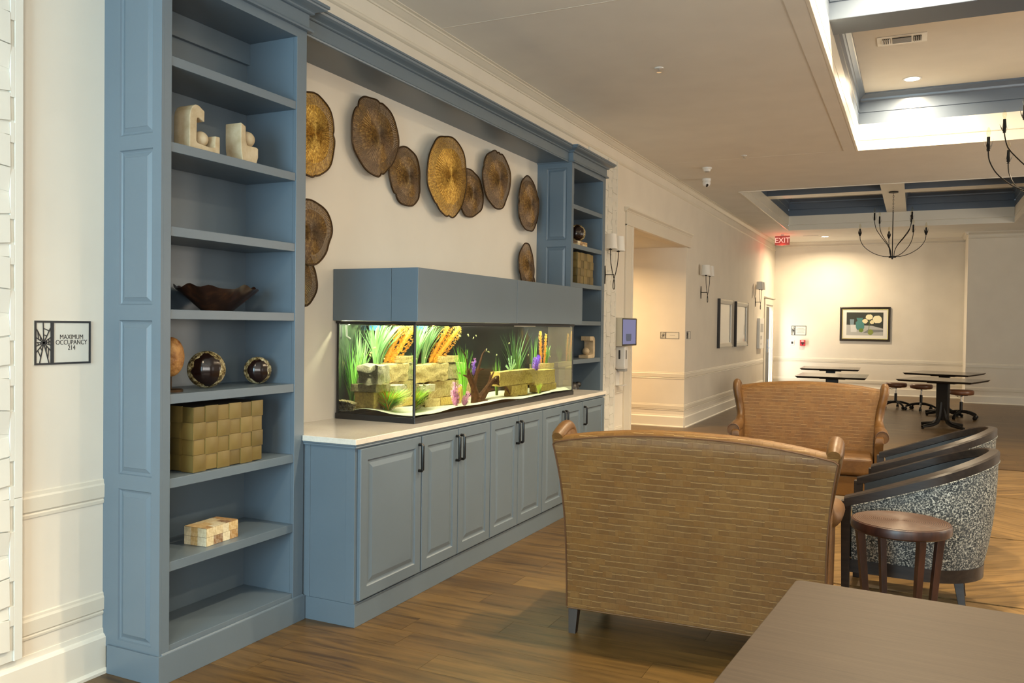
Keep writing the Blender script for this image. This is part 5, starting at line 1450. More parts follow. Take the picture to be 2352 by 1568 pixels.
# ================================================================== FURNITURE
# ---- leather settees
LEA = Mat('woven_cognac_leather', (0.30, 0.16, 0.05), 0.52, 0, 0.3)
vu = LEA.coord('UV')
brk = LEA.node('ShaderNodeTexBrick'); brk.offset = 0.37; brk.offset_frequency = 2; brk.squash = 1.0
brk.inputs['Scale'].default_value = 1.0; brk.inputs['Mortar Size'].default_value = 0.0014; brk.inputs['Mortar Smooth'].default_value = 0.6
brk.inputs['Brick Width'].default_value = 0.047; brk.inputs['Row Height'].default_value = 0.030; brk.inputs['Bias'].default_value = 0.0
brk.inputs['Color1'].default_value = (0.0, 0.0, 0.0, 1); brk.inputs['Color2'].default_value = (1, 1, 1, 1); brk.inputs['Mortar'].default_value = (0.5, 0.5, 0.5, 1)
LEA.L.new(vu, brk.inputs['Vector'])
n0 = LEA.noise(LEA.coord('Object'), 3.5, 4, 0.6); n1_ = LEA.noise(LEA.coord('Object'), 60, 4, 0.7)
cc = LEA.ramp(n0, [(0.3, (0.140, 0.060, 0.012)), (0.55, (0.180, 0.084, 0.018)), (0.75, (0.220, 0.110, 0.027))])
cc = LEA.mix(LEA.math('MULTIPLY', brk.outputs['Color'], 0.30), cc, (0.24, 0.14, 0.05))
cc = LEA.mix(0.5, cc, LEA.ramp(n1_, [(0.3, (0.75, 0.72, 0.7)), (0.7, (1.15, 1.15, 1.15))]), 'MULTIPLY')
# painted highlight on each woven cell, stepping up and down from cell to cell
sep = LEA.node('ShaderNodeSeparateXYZ'); LEA.L.new(vu, sep.inputs[0])
rowi = LEA.math('FLOOR', LEA.math('DIVIDE', sep.outputs[1], 0.030))
coli = LEA.math('FLOOR', LEA.math('ADD', LEA.math('DIVIDE', sep.outputs[0], 0.047), LEA.math('MULTIPLY', rowi, 0.37)))
cxy = LEA.node('ShaderNodeCombineXYZ'); LEA.L.new(rowi, cxy.inputs[0]); LEA.L.new(coli, cxy.inputs[1])
wn = LEA.node('ShaderNodeTexWhiteNoise'); LEA.L.new(cxy.outputs[0], wn.inputs['Vector'])
jit = LEA.math('MULTIPLY', LEA.math('SUBTRACT', wn.outputs['Value'], 0.5), 0.22)
row = LEA.math('FRACT', LEA.math('DIVIDE', sep.outputs[1], 0.030))
dl_ = LEA.math('ABSOLUTE', LEA.math('SUBTRACT', LEA.math('ADD', row, jit), 0.82))
hl = LEA.math('LESS_THAN', dl_, LEA.math('MULTIPLY', wn.outputs['Value'], 0.060))
cc = LEA.mix(LEA.math('MULTIPLY', wn.outputs['Value'], 0.45), cc, (0.085, 0.040, 0.012))
cc = LEA.mix(LEA.math('MULTIPLY', brk.outputs['Fac'], 0.14), cc, (0.05, 0.025, 0.01))
cc = LEA.mix(LEA.math('MULTIPLY', hl, 0.60), cc, (0.40, 0.25, 0.10))
LEA.col(cc)
LEA.bump(LEA.math('SUBTRACT', LEA.math('MULTIPLY', brk.outputs['Color'], 0.35), LEA.math('MULTIPLY', brk.outputs['Fac'], 1.0)), 0.32, 0.003)
LEAP = Mat('plain_cognac_leather', (0.30, 0.16, 0.05), 0.42, 0, 0.4); vv = LEAP.coord('Object')
LEAP.col(LEAP.ramp(LEAP.noise(vv, 9, 5, 0.7), [(0.3, (0.085, 0.038, 0.010)), (0.6, (0.140, 0.067, 0.019)), (0.8, (0.21, 0.115, 0.038))])); LEAP.bump(LEAP.noise(vv, 50, 4), 0.25, 0.004)
PIPE = Mat('dark_brown_piping', (0.10, 0.045, 0.018), 0.5).mat
LEGW = Mat('dark_walnut', (0.030, 0.018, 0.012), 0.4).mat
def lerp(a, b, t): return a+(b-a)*t
def settee(loc, rz, label):
    r = thing('settee', label, 'sofa', loc, rz, 'woven leather settees')
    z0, z1 = 0.125, 0.955
    def hw(z):                       # half width of the back at height z
        t = max(0, (z-0.45)/(z1-0.45)); return 0.590 + 0.006*(z-z0) + 0.045*t**2.2
    def lean(z):
        t = max(0, (z-z0)/(z1-z0)); return 0.035 - 0.10*t**1.7
    def ztop(u): return z1 + 0.062*(1-abs(u)**2.2)
    # back: section swept over width
    NU, sec = 33, []
    mb = MB(); vs = []
    S = [0, 0.12, 0.25, 0.38, 0.5, 0.62, 0.72, 0.81, 0.88, 0.94, 1.0]
    nsec = 2*len(S)+5
    for i in range(NU):
        u = -1 + 2*i/(NU-1)
        zt = ztop(u)
        ring_ = []
        for s_ in S:
            z = lerp(z0, zt-0.018, s_); ring_.append((lean(min(z, z1)), z))
        for a in (60, 20, -20):       # rolled top
            ring_.append((lean(z1)+0.055-0.055*sin(R(a+30)) if False else lerp(lean(z1), lean(z1)+0.125, (60-a)/80*0.5+0.12), zt + 0.012*sin(R((60-a)/80*120+20))))
        ring_.append((lean(z1)+0.115, zt-0.006)); ring_.append((lean(z1)+0.130, zt-0.030))
        for s_ in reversed(S):
            z = lerp(z0, zt-0.05, s_); ring_.append((lean(min(z, z1))+0.135 + 0.03*(1-s_), z))
        for (y, z) in ring_:
            vs.append((u*hw(min(z, z1)), y, z))
    k_ = len(ring_)
    fs = [(i*k_+j_, i*k_+(j_+1) % k_, (i+1)*k_+(j_+1) % k_, (i+1)*k_+j_) for i in range(NU-1) for j_ in range(k_)]
    fs += [tuple(range(k_)), tuple(range((NU-1)*k_, NU*k_))]
    mb.add(vs, fs, smooth=True)
    o = mb.build('backrest', LEA.mat, parent=r, angle=60); box_uv(o)
    # piping along the outer back edge
    P = [(-hw(z)-0.002, lean(z)-0.002, z) for z in [z0+0.01+(z1-z0-0.03)*i/14 for i in range(15)]]
    P += [(u*hw(z1), lean(z1)-0.004, ztop(u)-0.012) for u in [-0.97+1.94*i/28 for i in range(29)]]
    P += [(hw(z)+0.002, lean(z)-0.002, z) for z in [z1-0.02-(z1-z0-0.03)*i/14 for i in range(15)]]
    MB().tube(P, 0.0042, 6).build('piping', PIPE, parent=r, fix=False)
    P = [(-hw(z0)+2*hw(z0)*i/20, lean(z0)-0.003, z0+0.003) for i in range(21)]
    MB().tube(P, 0.004, 6).build('bottom_piping', LEAP.mat, parent=r, fix=False)
    # side panels: wing running down into the arm
    out = [(0.058, z0), (0.050, 0.40), (0.018, 0.70), (-0.040, 0.945), (-0.045, 0.985), (0.02, 1.010), (0.09, 1.022), (0.130, 1.005), (0.150, 0.965), (0.152, 0.90), (0.140, 0.82), (0.150, 0.74), (0.185, 0.685), (0.25, 0.655), (0.40, 0.645), (0.56, 0.640), (0.605, 0.625), (0.615, 0.590), (0.60, 0.56), (0.60, z0)]
    for s_ in (-1, 1):
        mb = MB(); vs = []; n_ = len(out)
        def ox(z): return hw(min(z, z1)) + 0.004 + (0.010 if z > 0.7 else 0.0)*((z-0.7)/0.3 if z > 0.7 else 0)
        for t_, ins in ((0.0, 0.014), (0.010, 0.004), (0.054, 0.004), (0.064, 0.014)):
            cy = sum(p[0] for p in out)/n_; cz = 0.6
            for (y, z) in out:
                yy = y + (0.006 if ins else 0)*(1 if y < 0.1 else -1)
                zz = z - (ins if z > 0.5 else -0)
                vs.append((s_*(ox(z)-t_), yy, zz))
        fs = [(a*n_+i, a*n_+(i+1) % n_, (a+1)*n_+(i+1) % n_, (a+1)*n_+i) for a in range(3) for i in range(n_)]
        fs += [tuple(range(n_)), tuple(range(3*n_, 4*n_))]
        mb.add(vs, fs, smooth=True)
        # rolled wing edge and arm roll
        wing = [(s_*(ox(0.985)-0.033), -0.052, 0.965), (s_*(ox(1.0)-0.033), 0.02, 0.993), (s_*(ox(1.0)-0.033), 0.09, 1.003), (s_*(ox(0.96)-0.033), 0.130, 0.965), (s_*(ox(0.88)-0.033), 0.137, 0.88), (s_*(ox(0.8)-0.034), 0.130, 0.80), (s_*(ox(0.7)-0.030), 0.160, 0.71), (s_*(ox(0.65)-0.022), 0.24, 0.648), (s_*(ox(0.65)-0.016), 0.40, 0.632), (s_*(ox(0.65)-0.014), 0.575, 0.625)]
        Q = []
        PW_ = [Vector(p) for p in wing]
        for i in range(len(PW_)-1):
            p0, p1, p2, p3 = PW_[max(i-1, 0)], PW_[i], PW_[i+1], PW_[min(i+2, len(PW_)-1)]
            for t in (0, 0.33, 0.66): Q.append(0.5*((2*p1)+(-p0+p2)*t+(2*p0-5*p1+4*p2-p3)*t*t+(-p0+3*p1-3*p2+p3)*t**3))
        Q.append(PW_[-1])
        rad = [lerp(0.033, 0.034, min(1, i/20)) + (0.020 if i > 18 else 0.0)*min(1, (i-18)/5) for i in range(len(Q))]
        rad[0] = 0.027
        mb.tube(Q, rad, 14)
        o = mb.build('arm_and_wing', LEAP.mat, parent=r, angle=50, fix=False)
        # scroll face piping at the arm front
        c = Vector((s_*(ox(0.65)-0.014), 0.577, 0.625))
        MB().tube([c + Vector((0.050*cos(a), 0.002, 0.050*sin(a))) for a in [2*pi*i/24 for i in range(24)]], 0.0035, 6, closed=True).build('scroll_piping', PIPE, parent=r, fix=False)
    # seat
    iw = 0.525
    mb = MB().box(-iw, 0.12, z0, iw, 0.585, 0.30); mb.build('seat_frame', LEA.mat, parent=r, bevel=0.012); 
    for s_ in (-1, 1):
        a, b = (-iw+0.002, -0.002) if s_ < 0 else (0.002, iw-0.002)
        o = MB().box(a, 0.15, 0.302, b, 0.612, 0.455).build('seat_cushion', LEAP.mat, parent=r, bevel=0.030, bseg=4)
        MB().tube([(a+0.012, 0.606, 0.435), (b-0.012, 0.606, 0.435)], 0.004, 6).build('cushion_piping', PIPE, parent=r)
    for (x, y, dx, dy) in ((-0.565, 0.075, 0, -0.02), (0.565, 0.075, 0, -0.02), (-0.55, 0.54, 0, 0.01), (0.55, 0.54, 0, 0.01)):
        mb = MB(); t, b_ = 0.024, 0.017
        v = [(x-t, y-t, z0), (x+t, y-t, z0), (x+t, y+t, z0), (x-t, y+t, z0), (x+dx-b_, y+dy-b_, 0), (x+dx+b_, y+dy-b_, 0), (x+dx+b_, y+dy+b_, 0), (x+dx-b_, y+dy+b_, 0)]
        mb.add(v, [(0, 3, 2, 1), (4, 5, 6, 7), (0, 1, 5, 4), (1, 2, 6, 5), (2, 3, 7, 6), (3, 0, 4, 7)]); mb.build('leg', LEGW, parent=r)
    return r
settee((-0.922, 3.80, 0), R(1.5), 'brown woven-leather settee seen from behind, in front of the base cabinets')
settee((-0.86, 8.00, 0), R(180+4.0), 'brown woven-leather settee facing the camera, with wings and two seat cushions')

# ---- barrel armchairs
TW = Mat('black_and_white_tweed', (0.3, 0.3, 0.3), 0.85); vv = TW.coord('Object', (1, 1, 1))
vo = TW.node('ShaderNodeTexVoronoi'); vo.inputs['Scale'].default_value = 95; TW.L.new(vv, vo.inputs['Vector'])
n2_ = TW.noise(vv, 120, 4, 0.72, 0.3); n3_ = TW.noise(vv, 10, 2)
TW.col(TW.mix(TW.ramp(n2_, [(0.49, (0, 0, 0)), (0.60, (1, 1, 1))]), TW.ramp(n3_, [(0.4, (0.020, 0.028, 0.034)), (0.6, (0.050, 0.060, 0.065))]), TW.ramp(n3_, [(0.4, (0.62, 0.64, 0.58)), (0.65, (0.48, 0.48, 0.42))])))
TW.bump(n2_, 0.8, 0.004)
NAVY = Mat('dark_navy_leather', (0.022, 0.028, 0.036), 0.45).mat
DKW = Mat('dark_espresso_wood', (0.022, 0.014, 0.011), 0.38, 0, 0.35); vv = DKW.coord('Object', (3, 30, 30)); DKW.col(DKW.ramp(DKW.noise(vv, 2, 4), [(0.3, (0.012, 0.009, 0.008)), (0.7, (0.028, 0.020, 0.016))]))
def armchair(loc, rz, label):
    """barrel chair facing -X"""
    r = thing('armchair', label, 'chair', loc, rz, 'tweed barrel armchairs')
    HWD, XF, XB = 0.345, -0.365, 0.015
    def path(s, k=1.0, grow=0.0):
        """s 0..1 from near(-y) front round the back to far(+y) front"""
        w_ = HWD*k + grow; xr = (0.335*k) + grow
        L1 = XB-XF; La = pi*0.5*(w_+xr)*1.0; tot = 2*L1+La; d = s*tot
        if d < L1: return (XF*1.0+d, -w_)
        if d > tot-L1: return (XF+(tot-d), w_)
        a = -pi/2 + pi*(d-L1)/La
        return (XB + xr*cos(a), w_*sin(a))
    def zr(x): return lerp(0.600, 0.865, min(1, max(0, (x-XF)/(XB+0.335-XF)))**1.05)
    N = 72
    # rail: sweep of a slanted rectangular section
    mb = MB(); vs = []
    for i in range(N+1):
        s = i/N
        xo, yo = path(s, 1.0, 0.022); xi, yi = path(s, 1.0, -0.030)
        z = zr(path(s)[0])
        vs += [(xo, yo, z-0.052), (xo, yo, z-0.008), (lerp(xo, xi, 0.15), lerp(yo, yi, 0.15), z), (lerp(xo, xi, 0.9), lerp(yo, yi, 0.9), z+0.004), (xi, yi, z-0.004), (xi, yi, z-0.045)]
    k_ = 6
    fs = [(i*k_+j_, i*k_+(j_+1) % k_, (i+1)*k_+(j_+1) % k_, (i+1)*k_+j_) for i in range(N) for j_ in range(k_)] + [tuple(range(k_)), tuple(range(N*k_, (N+1)*k_))]
    mb.add(vs, fs, smooth=True); mb.build('top_rail', DKW.mat, parent=r, angle=30)
    # outer tweed shell
    zb = 0.250
    def shell(grow_t, grow_b, z_lo, dz, nz, name, mat, off0=0.0, flip=False, thick=0.01):
        mb = MB(); vs = []
        for j_ in range(nz+1):
            t = j_/nz
            for i in range(N+1):
                s = lerp(off0, 1-off0, i/N)
                zt = zr(path(s)[0]) - dz
                xt, yt = path(s, 1.0, grow_t); xb_, yb_ = path(s, 0.84, grow_b)
                xb_ = max(xb_, XF) if xb_ < XF else xb_
                bulge = 0.012*sin(pi*t)
                x_, y_ = lerp(xb_, xt, t**0.8), lerp(yb_, yt, t**0.8)
                nrm = Vector((path(s)[0]-XB if path(s)[0] > XB else 0, y_, 0)).normalized()
                vs.append((x_+nrm.x*bulge, y_+nrm.y*bulge, lerp(z_lo, zt, t)))
        m_ = len(vs)
        for v_ in list(vs):
            nrm = Vector((v_[0]-XB if v_[0] > XB else 0, v_[1], 0)).normalized()
            vs.append((v_[0]-nrm.x*thick, v_[1]-nrm.y*thick, v_[2]))
        fs = []
        for b_ in (0, m_):
            for j_ in range(nz):
                for i in range(N):
                    a = b_+j_*(N+1)+i; fs.append((a, a+1, a+N+2, a+N+1))
        for i in range(N):
            fs.append((i, i+1, m_+i+1, m_+i)); a = nz*(N+1)+i; fs.append((a, a+1, m_+a+1, m_+a))
        for j_ in range(nz):
            for c in (0, N):
                a = j_*(N+1)+c; b2_ = a+N+1; fs.append((a, b2_, m_+b2_, m_+a))
        mb.add(vs, fs, smooth=True); return mb.build(name, mat, parent=r, angle=60)
    shell(0.016, 0.010, zb, 0.050, 10, 'tweed_shell', TW.mat, off0=0.022)
    shell(-0.018, -0.020, 0.30, 0.046, 6, 'inner_shell', NAVY, off0=0.025, thick=0.012)
    # welt where the shell meets the rail
    W_ = []
    for i in range(N+1):
        s = lerp(0.02, 0.98, i/N); x_, y_ = path(s, 1.0, 0.021); W_.append((x_, y_, zr(path(s)[0])-0.056))
    MB().tube(W_, 0.004, 5).build('welt', TW.mat, parent=r, fix=False)
    # base band
    mb = MB(); vs = []
    for z, g_ in ((0.185, -0.010), (0.185, 0.012), (zb+0.004, 0.014), (zb+0.004, -0.010)):
        for i in range(N+1): x_, y_ = path(i/N, 0.84, g_); vs.append((x_, y_, z))
    fs = [(a*(N+1)+i, a*(N+1)+i+1, ((a+1) % 4)*(N+1)+i+1, ((a+1) % 4)*(N+1)+i) for a in range(4) for i in range(N)]
    fs += [(0, N+1, 2*(N+1), 3*(N+1)), (N, 2*N+1, 3*N+2, 4*N+3)]
    mb.add(vs, fs, smooth=True); mb.build('base_band', DKW.mat, parent=r, angle=40)
    MB().box(XF+0.01, -0.27, 0.188, XF+0.03, 0.27, 0.275).build('front_rail', DKW.mat, parent=r, bevel=0.002)
    pts = [path(i/40, 0.84, -0.035) for i in range(41)]
    MB().prism([(max(XF+0.015, x_), y_) for x_, y_ in pts], 'z', 0.255, 0.33).build('seat_deck', NAVY, parent=r)
    MB().prism([(max(XF+0.005, x_), y_*0.99) for x_, y_ in pts], 'z', 0.332, 0.45).build('seat_cushion', NAVY, parent=r, bevel=0.025, bseg=3)
    # front posts and rear legs
    for s_ in (-1, 1):
        mb = MB(); t = 0.024
        xt, yt, zt = XF+0.008, s_*(HWD-0.003), zr(XF)-0.020
        xb_, yb_ = XF+0.010, s_*(HWD*0.86+0.002)
        v = [(xb_-t*0.8, yb_-t*0.8, 0), (xb_+t*0.8, yb_-t*0.8, 0), (xb_+t*0.8, yb_+t*0.8, 0), (xb_-t*0.8, yb_+t*0.8, 0), (xt-t, yt-t, zt), (xt+t, yt-t, zt), (xt+t, yt+t, zt), (xt-t, yt+t, zt)]
        mb.add(v, [(0, 3, 2, 1), (4, 5, 6, 7), (0, 1, 5, 4), (1, 2, 6, 5), (2, 3, 7, 6), (3, 0, 4, 7)]); mb.build('leg', DKW.mat, parent=r, bevel=0.002)
        mb = MB(); a = s_*R(48); X0, Y0 = XB+0.27*cos(a)*0.95, 0.26*sin(a)*1.0
        v = [(X0-0.024, Y0-0.024, 0.19), (X0+0.024, Y0-0.024, 0.19), (X0+0.024, Y0+0.024, 0.19), (X0-0.024, Y0+0.024, 0.19)]
        X1, Y1 = X0+0.045*cos(a), Y0+0.045*sin(a)
        v += [(X1-0.014, Y1-0.014, 0), (X1+0.014, Y1-0.014, 0), (X1+0.014, Y1+0.014, 0), (X1-0.014, Y1+0.014, 0)]
        mb.add(v, [(0, 3, 2, 1), (4, 5, 6, 7), (0, 1, 5, 4), (1, 2, 6, 5), (2, 3, 7, 6), (3, 0, 4, 7)]); mb.build('leg', DKW.mat, parent=r, bevel=0.002)
    return r
armchair((0.045, 5.20, 0), R(-2), 'tweed barrel armchair with dark wood rail, nearer one, behind the round side table')
armchair((0.125, 6.42, 0), R(-2), 'tweed barrel armchair with dark wood rail, the farther of the two')

# ---- round side table
CO = Mat('ringed_copper_wood', (0.18, 0.07, 0.03), 0.38); vv = CO.coord('Object')
sx = CO.node('ShaderNodeSeparateXYZ'); CO.L.new(vv, sx.inputs[0])
rad_ = CO.math('SQRT', CO.math('ADD', CO.math('MULTIPLY', sx.outputs[0], sx.outputs[0]), CO.math('MULTIPLY', sx.outputs[1], sx.outputs[1])))
rg = CO.math('SINE', CO.math('MULTIPLY', rad_, 2*pi/0.0092))
CO.col(CO.mix(CO.ramp(rg, [(0.2, (0, 0, 0)), (0.8, (1, 1, 1))]), (0.035, 0.014, 0.007), CO.ramp(CO.noise(vv, 25, 3), [(0.3, (0.085, 0.038, 0.018)), (0.7, (0.15, 0.075, 0.038))])))
CO.bump(rg, 0.5, 0.0015)
MAH = Mat('dark_mahogany', (0.075, 0.022, 0.012), 0.35); vv = MAH.coord('Object', (6, 6, 1.5)); MAH.col(MAH.ramp(MAH.noise(vv, 6, 4), [(0.3, (0.018, 0.006, 0.004)), (0.7, (0.055, 0.018, 0.010))]))
r = thing('side_table', 'small round side table with a ringed copper-brown top and slanted legs', 'table', (-0.050, 4.53, 0))
mb = MB().lathe([(0.0, 0.520), (0.218, 0.520), (0.226, 0.527), (0.228, 0.556), (0.224, 0.567), (0.217, 0.570)], seg=72)
mb.build('table_rim', MAH.mat, parent=r, angle=30)
MB().lathe([(0.2165, 0.5685), (0.2165, 0.5715)], seg=72).build('table_top', CO.mat, parent=r)
for i in range(4):
    a = R(27) + 2*pi*i/4
    mb = MB(); c0 = Vector((0.200*cos(a), 0.200*sin(a), 0.520)); c1 = Vector((0.150*cos(a), 0.150*sin(a), 0.0)); u = Vector((cos(a), sin(a), 0)); w_ = Vector((-sin(a), cos(a), 0))
    v = [c1-u*0.013-w_*0.012, c1+u*0.013-w_*0.012, c1+u*0.013+w_*0.012, c1-u*0.013+w_*0.012, c0-u*0.019-w_*0.016, c0+u*0.019-w_*0.016, c0+u*0.019+w_*0.016, c0-u*0.019+w_*0.016]
    mb.add(v, [(0, 3, 2, 1), (4, 5, 6, 7), (0, 1, 5, 4), (1, 2, 6, 5), (2, 3, 7, 6), (3, 0, 4, 7)]); mb.build('leg', MAH.mat, parent=r, bevel=0.0015)

# ---- foreground table
TB = Mat('grey_brown_laminate', (0.16, 0.115, 0.08), 0.5, 0, 0.25); vv = TB.coord('Object', (1.2, 22, 22))
TB.col(TB.mix(0.5, TB.ramp(TB.noise(vv, 2.2, 5, 0.65), [(0.3, (0.038, 0.023, 0.013)), (0.55, (0.056, 0.035, 0.020)), (0.8, (0.076, 0.050, 0.031))]), TB.ramp(TB.noise(TB.coord('Object', (2, 90, 90)), 3, 3, 0.7), [(0.35, (0.036, 0.023, 0.014)), (0.7, (0.074, 0.050, 0.031))])))
r = thing('dining_table', 'grey-brown wood-grain table filling the lower right corner', 'table', (-0.309, 2.640, 0), R(-4.3))
Wt, Lt = 1.22, 1.22
def rrect(x0, y0, x1, y1, rad, n=5):
    out = []
    for cx, cy, a0 in ((x1-rad, y1-rad, 0), (x0+rad, y1-rad, 90), (x0+rad, y0+rad, 180), (x1-rad, y0+rad, 270)):
        for i in range(n+1): a = R(a0+90*i/n); out.append((cx+rad*cos(a), cy+rad*sin(a)))
    return out
MB().prism(rrect(0, -Lt, Wt, 0, 0.022), 'z', 0.722, 0.750).build('table_top', TB.mat, parent=r, bevel=0.0025)
def pedestal(parent, cx, cy, top, mat, s_=1.0, rot=0.0, hw_=0.085):
    """column with four curved feet"""
    mb = MB(); mb.box(cx-hw_*s_, cy-0.05*s_, 0.12, cx+hw_*s_, cy+0.045*s_, top-0.03); mb.build('column', mat, parent=parent, bevel=0.006)
    MB().box(cx-0.20, cy-0.14, top-0.03, cx+0.20, cy+0.14, top-0.001).build('top_plate', mat, parent=parent, bevel=0.008)
    for i in range(4):
        a = rot + R(45)+pi/2*i
        P = [Vector((cx+q*cos(a), cy+q*sin(a), z)) for q, z in ((0.030, 0.40), (0.045, 0.28), (0.062, 0.17), (0.11, 0.090), (0.19, 0.058), (0.30, 0.045), (0.40, 0.032))]
        MB().tube(P, [0.030, 0.032, 0.036, 0.036, 0.030, 0.026, 0.020], 8).build('foot', mat, parent=parent, fix=False)
        MB().lathe([(0.02, 0), (0.022, 0.012), (0.016, 0.022)], c=(cx+0.385*cos(a), cy+0.385*sin(a), 0), seg=12).build('glide', mat, parent=parent)
pedestal(r, Wt/2, -Lt/2, 0.722, BLACK)

# ---- distant dining tables
TBD = Mat('dark_table_laminate', (0.21, 0.175, 0.135), 0.20).mat  # colour lightened to stand in for the wall's reflection on the tops
TBE = Mat('black_table_edge', (0.02, 0.016, 0.013), 0.4).mat
def far_table(x, y, rz, label, top=0.75, s=1.06, s2=1.06):
    r = thing('pedestal_table', label, 'table', (x, y, 0), rz, 'square pedestal tables at the far end')
    MB().box(-s/2, -s2/2, top-0.002, s/2, s2/2, top).build('table_top', TBD, parent=r)
    mb = MB(); mb.add([(-s/2, -s2/2, top-0.0022), (s/2, -s2/2, top-0.0022), (s/2, s2/2, top-0.0022), (-s/2, s2/2, top-0.0022), (-s/2+0.03, -s2/2+0.03, top-0.032), (s/2-0.03, -s2/2+0.03, top-0.032), (s/2-0.03, s2/2-0.03, top-0.032), (-s/2+0.03, s2/2-0.03, top-0.032)],
           [(0, 1, 2, 3), (7, 6, 5, 4), (0, 1, 5, 4), (1, 2, 6, 5), (2, 3, 7, 6), (3, 0, 4, 7)]); mb.build('table_edge', TBE, parent=r)
    pedestal(r, 0, 0, top-0.032, BLACK, rot=-rz)
    return r
far_table(0.39, 14.60, R(-17), 'nearer square pedestal table of the right pair, its column and feet in view')
far_table(0.47, 16.90, R(-16), 'square pedestal table at the right, the farther of that pair, beyond the stools', s2=1.2)
far_table(-1.22, 14.72, R(1), 'square pedestal table rising behind the far settee, the nearer of the left pair', s2=1.2)
far_table(-1.49, 17.49, R(2), 'square pedestal table rising behind the far settee, the farther of the left pair')

# ---- stools on castors
SEATB = Mat('brown_vinyl', (0.16, 0.065, 0.030), 0.35).mat
def stool(x, y, rz, label, h=0.495):
    r = thing('stool', label, 'stool', (x, y, 0), rz, 'round rolling stools')
    MB().lathe([(0.16, h-0.088), (0.185, h-0.082), (0.195, h-0.06), (0.195, h-0.022), (0.180, h-0.004), (0.12, h)], seg=40).build('seat', SEATB, parent=r, angle=60)
    MB().lathe([(0.10, h-0.10), (0.10, h-0.0885)], seg=24).build('seat_plate', BLACK, parent=r)
    MB().lathe([(0.013, 0.27), (0.013, h-0.10)], seg=14).build('gas_lift', CHROME, parent=r)
    MB().lathe([(0.026, 0.10), (0.026, 0.28), (0.022, 0.29)], seg=18).build('column', BLACK, parent=r)
    MB().tube([(0.02, 0, h-0.11), (-0.10, -0.10, h-0.12), (-0.16, -0.14, h-0.10)], 0.005, 6).build('lever', BLACK, parent=r)
    for i in range(5):
        a = 2*pi*i/5
        P = [Vector((q*cos(a), q*sin(a), z)) for q, z in ((0.01, 0.125), (0.09, 0.122), (0.18, 0.105), (0.245, 0.080), (0.27, 0.065))]
        MB().tube(P, [0.026, 0.024, 0.021, 0.018, 0.016], 8).build('spoke', BLACK, parent=r, fix=False)
        t = Vector((-sin(a), cos(a), 0))
        c = Vector((0.272*cos(a), 0.272*sin(a), 0.029)); mb = MB()
        mb.lathe([(0.020, -0.022), (0.029, -0.018), (0.029, -0.006), (0.016, -0.004), (0.016, 0.004), (0.029, 0.006), (0.029, 0.018), (0.020, 0.022)], c=c, seg=16, axis=t); mb.build('castor', BLACK, parent=r)
    return r
stool(-0.333, 17.80, 0.2, 'brown round rolling stool, leftmost of the three, just right of the far settee')
stool(0.105, 17.60, 0.9, 'brown round rolling stool, middle one, partly behind the nearer right table column')
stool(0.717, 16.35, 0.5, 'brown round rolling stool, rightmost of the three, before the darker wall')

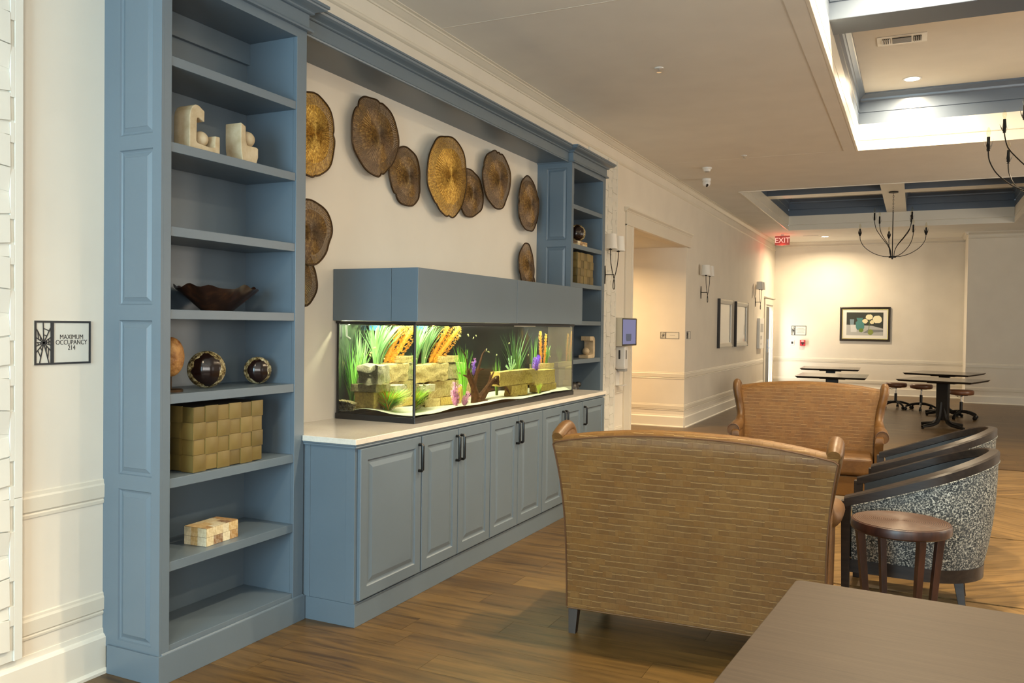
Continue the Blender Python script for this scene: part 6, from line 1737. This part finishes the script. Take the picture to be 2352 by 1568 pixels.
# ---- chandeliers
BULB = thin_glass('bulb_glass', (0.95, 0.93, 0.85))
def smooth_path(pts, k=6):
    P = [Vector(p) for p in pts]; Q = []
    for i in range(len(P)-1):
        p0, p1, p2, p3 = P[max(i-1, 0)], P[i], P[i+1], P[min(i+2, len(P)-1)]
        for j_ in range(k):
            t = j_/k; Q.append(0.5*((2*p1)+(-p0+p2)*t+(2*p0-5*p1+4*p2-p3)*t*t+(-p0+3*p1-3*p2+p3)*t**3))
    Q.append(P[-1]); return Q
def chandelier(x, y, zc, drop, rz, label):
    """zc: canopy height, drop: canopy to hub"""
    r = thing('chandelier', label, 'chandelier', (x, y, zc), rz, 'black branching chandeliers')
    hub = -drop
    MB().lathe([(0.075, -0.001), (0.075, -0.018), (0.02, -0.028)], seg=28).build('canopy', BLACK, parent=r)
    mb = MB()
    zt = -0.028; k_ = 0; cl = 0.042
    ch_end = -(drop-0.76)
    while zt > ch_end:
        c = Vector((0, 0, zt-0.018)); rx = (k_ % 2)
        pts = [c + Vector(((0.009*cos(a)) if rx else 0, 0 if rx else 0.009*cos(a), 0.022*sin(a))) for a in [2*pi*i/10 for i in range(10)]]
        mb.tube(pts, 0.0026, 5, closed=True); zt -= 0.032; k_ += 1
    mb.build('chain', BLACK, parent=r, fix=False)
    MB().tube([(0, 0, zt+0.01), (0, 0, hub)], 0.0075, 8).build('stem', BLACK, parent=r)
    MB().lathe([(0.0, hub-0.045), (0.012, hub-0.04), (0.012, hub-0.022), (0.055, hub-0.020), (0.058, hub+0.004), (0.05, hub+0.010), (0.01, hub+0.012)], seg=24).build('hub', BLACK, parent=r)
    low = [(188, 0.515), (10, 0.515), (96, 0.515), (-48, 0.515), (-85, 0.515) if False else (232, 0.515)]
    arms = [(a, 0.515, 0.36) for a in (188, 8, 98, -52)] + [(a, 0.355, 0.60) for a in (128, 38, -142+0, -52+18)]
    for a, R_, H_ in arms:
        a = R(a)
        def C(q, z): return (q*cos(a), q*sin(a), hub+z)
        if H_ < 0.5: pts = [C(0.045, 0.0), C(0.16, 0.012), C(0.30, 0.065), (C(0.43, 0.16)), C(0.50, 0.27), C(R_, H_)]
        else: pts = [C(0.030, 0.0), C(0.045, 0.10), C(0.10, 0.20), C(0.22, 0.33), C(0.32, 0.46), C(R_, H_)]
        arm = MB().tube(smooth_path(pts), 0.0055, 7).build('arm', BLACK, parent=r, fix=False)
        e = Vector(C(R_, H_))
        cup = MB(); cup.lathe([(0.010, 0), (0.016, 0.004), (0.012, 0.012)], c=e, seg=12); cup.lathe([(0.0135, 0.0), (0.0135, 0.125)], c=e, seg=12)
        for k2 in range(4):
            b = a + R(45) + pi/2*k2; u = Vector((cos(b), sin(b), 0)); w_ = Vector((-sin(b), cos(b), 0)); zz = Vector((0, 0, 1))
            tip = e + u*0.042 + zz*(0.112 if k2 % 2 else 0.085)
            m1 = e + u*0.026 + zz*0.045
            b0 = e + u*0.010 + zz*0.004
            cup.add([b0-w_*0.006, b0+w_*0.006, m1+w_*0.011, tip, m1-w_*0.011, b0-u*0.001+zz*0.002], [(0, 1, 2, 4), (4, 2, 3)], 0)
        cup.build('candle_cup', BLACK, parent=arm, fix=False)
        bl = MB(); bl.lathe([(0.008, 0.126), (0.013, 0.140), (0.019, 0.160), (0.016, 0.182), (0.008, 0.204), (0.002, 0.214)], c=e, seg=14); bl.build('bulb', BULB, parent=arm)
    return r
chandelier(-0.395, 15.72, 3.845, 1.10, R(0), 'black branching chandelier hanging from the far coffer')
chandelier(1.00, 8.87, CT, 1.445, R(20), 'black branching chandelier at the right edge, hanging from the near coffer')

# ---- recessed downlights
LAMPW = emit('lamp_glow', (1.0, 0.86, 0.62), 14.0)
def downlight(x, y, z, label, power, color=WARM, spread=110, lit=True, r_=0.075):
    r = thing('downlight', label, 'lamp', (x, y, z), 0, 'recessed ceiling downlights')
    sg = 32; mb = MB()
    vs = [(rr_*cos(2*pi*k_/sg), rr_*sin(2*pi*k_/sg), zz) for rr_, zz in ((r_+0.022, -0.0005), (r_+0.020, -0.006), (r_, -0.005), (r_, -0.0005)) for k_ in range(sg)]
    mb.add(vs, [(i*sg+k_, i*sg+(k_+1) % sg, ((i+1) % 4)*sg+(k_+1) % sg, ((i+1) % 4)*sg+k_) for i in range(4) for k_ in range(sg)], smooth=False)
    mb.build('trim_ring', WHPL, parent=r)
    MB().lathe([(r_, -0.003), (r_, -0.001)], seg=28).build('lens', LAMPW, parent=r)
    if power:
        l = area('downlight_lamp', (x, y, z-0.012), (0, 0, -1), r_*2, r_*2, power, color, spread=spread, shape='DISK')
    return r
downlight(-0.094, 10.02, CT, 'lit downlight inside the near coffer above the far blue moulding', 70, WARM, 165)
downlight(-0.094, 6.35, CT, 'downlight in the near coffer just behind the blue beam', 120, WARM, 165)
downlight(2.10, 10.02, CT, 'downlight in the far right corner of the near coffer', 60, WARM, 165)
downlight(2.10, 6.35, CT, 'downlight in the right of the near coffer behind the beam', 70, WARM, 165)
downlight(-0.094, 4.10, CT, 'downlight at the near left end of the near coffer', 130, WARM, 165)
downlight(2.10, 4.10, CT, 'downlight at the near right end of the near coffer', 70, WARM, 165)
downlight(-1.873, 19.943, CZ, 'lit downlight in the far ceiling over the notice plate', 85, WARM, 160)
downlight(-4.45, 11.1, HZ+0.004, 'downlight in the corridor ceiling behind the cased opening', 80, WARM2, 160)
downlight(-1.10, 0.20, CZ, 'downlight in the flat ceiling before the near coffer, above the camera', 45, WARM, 150)
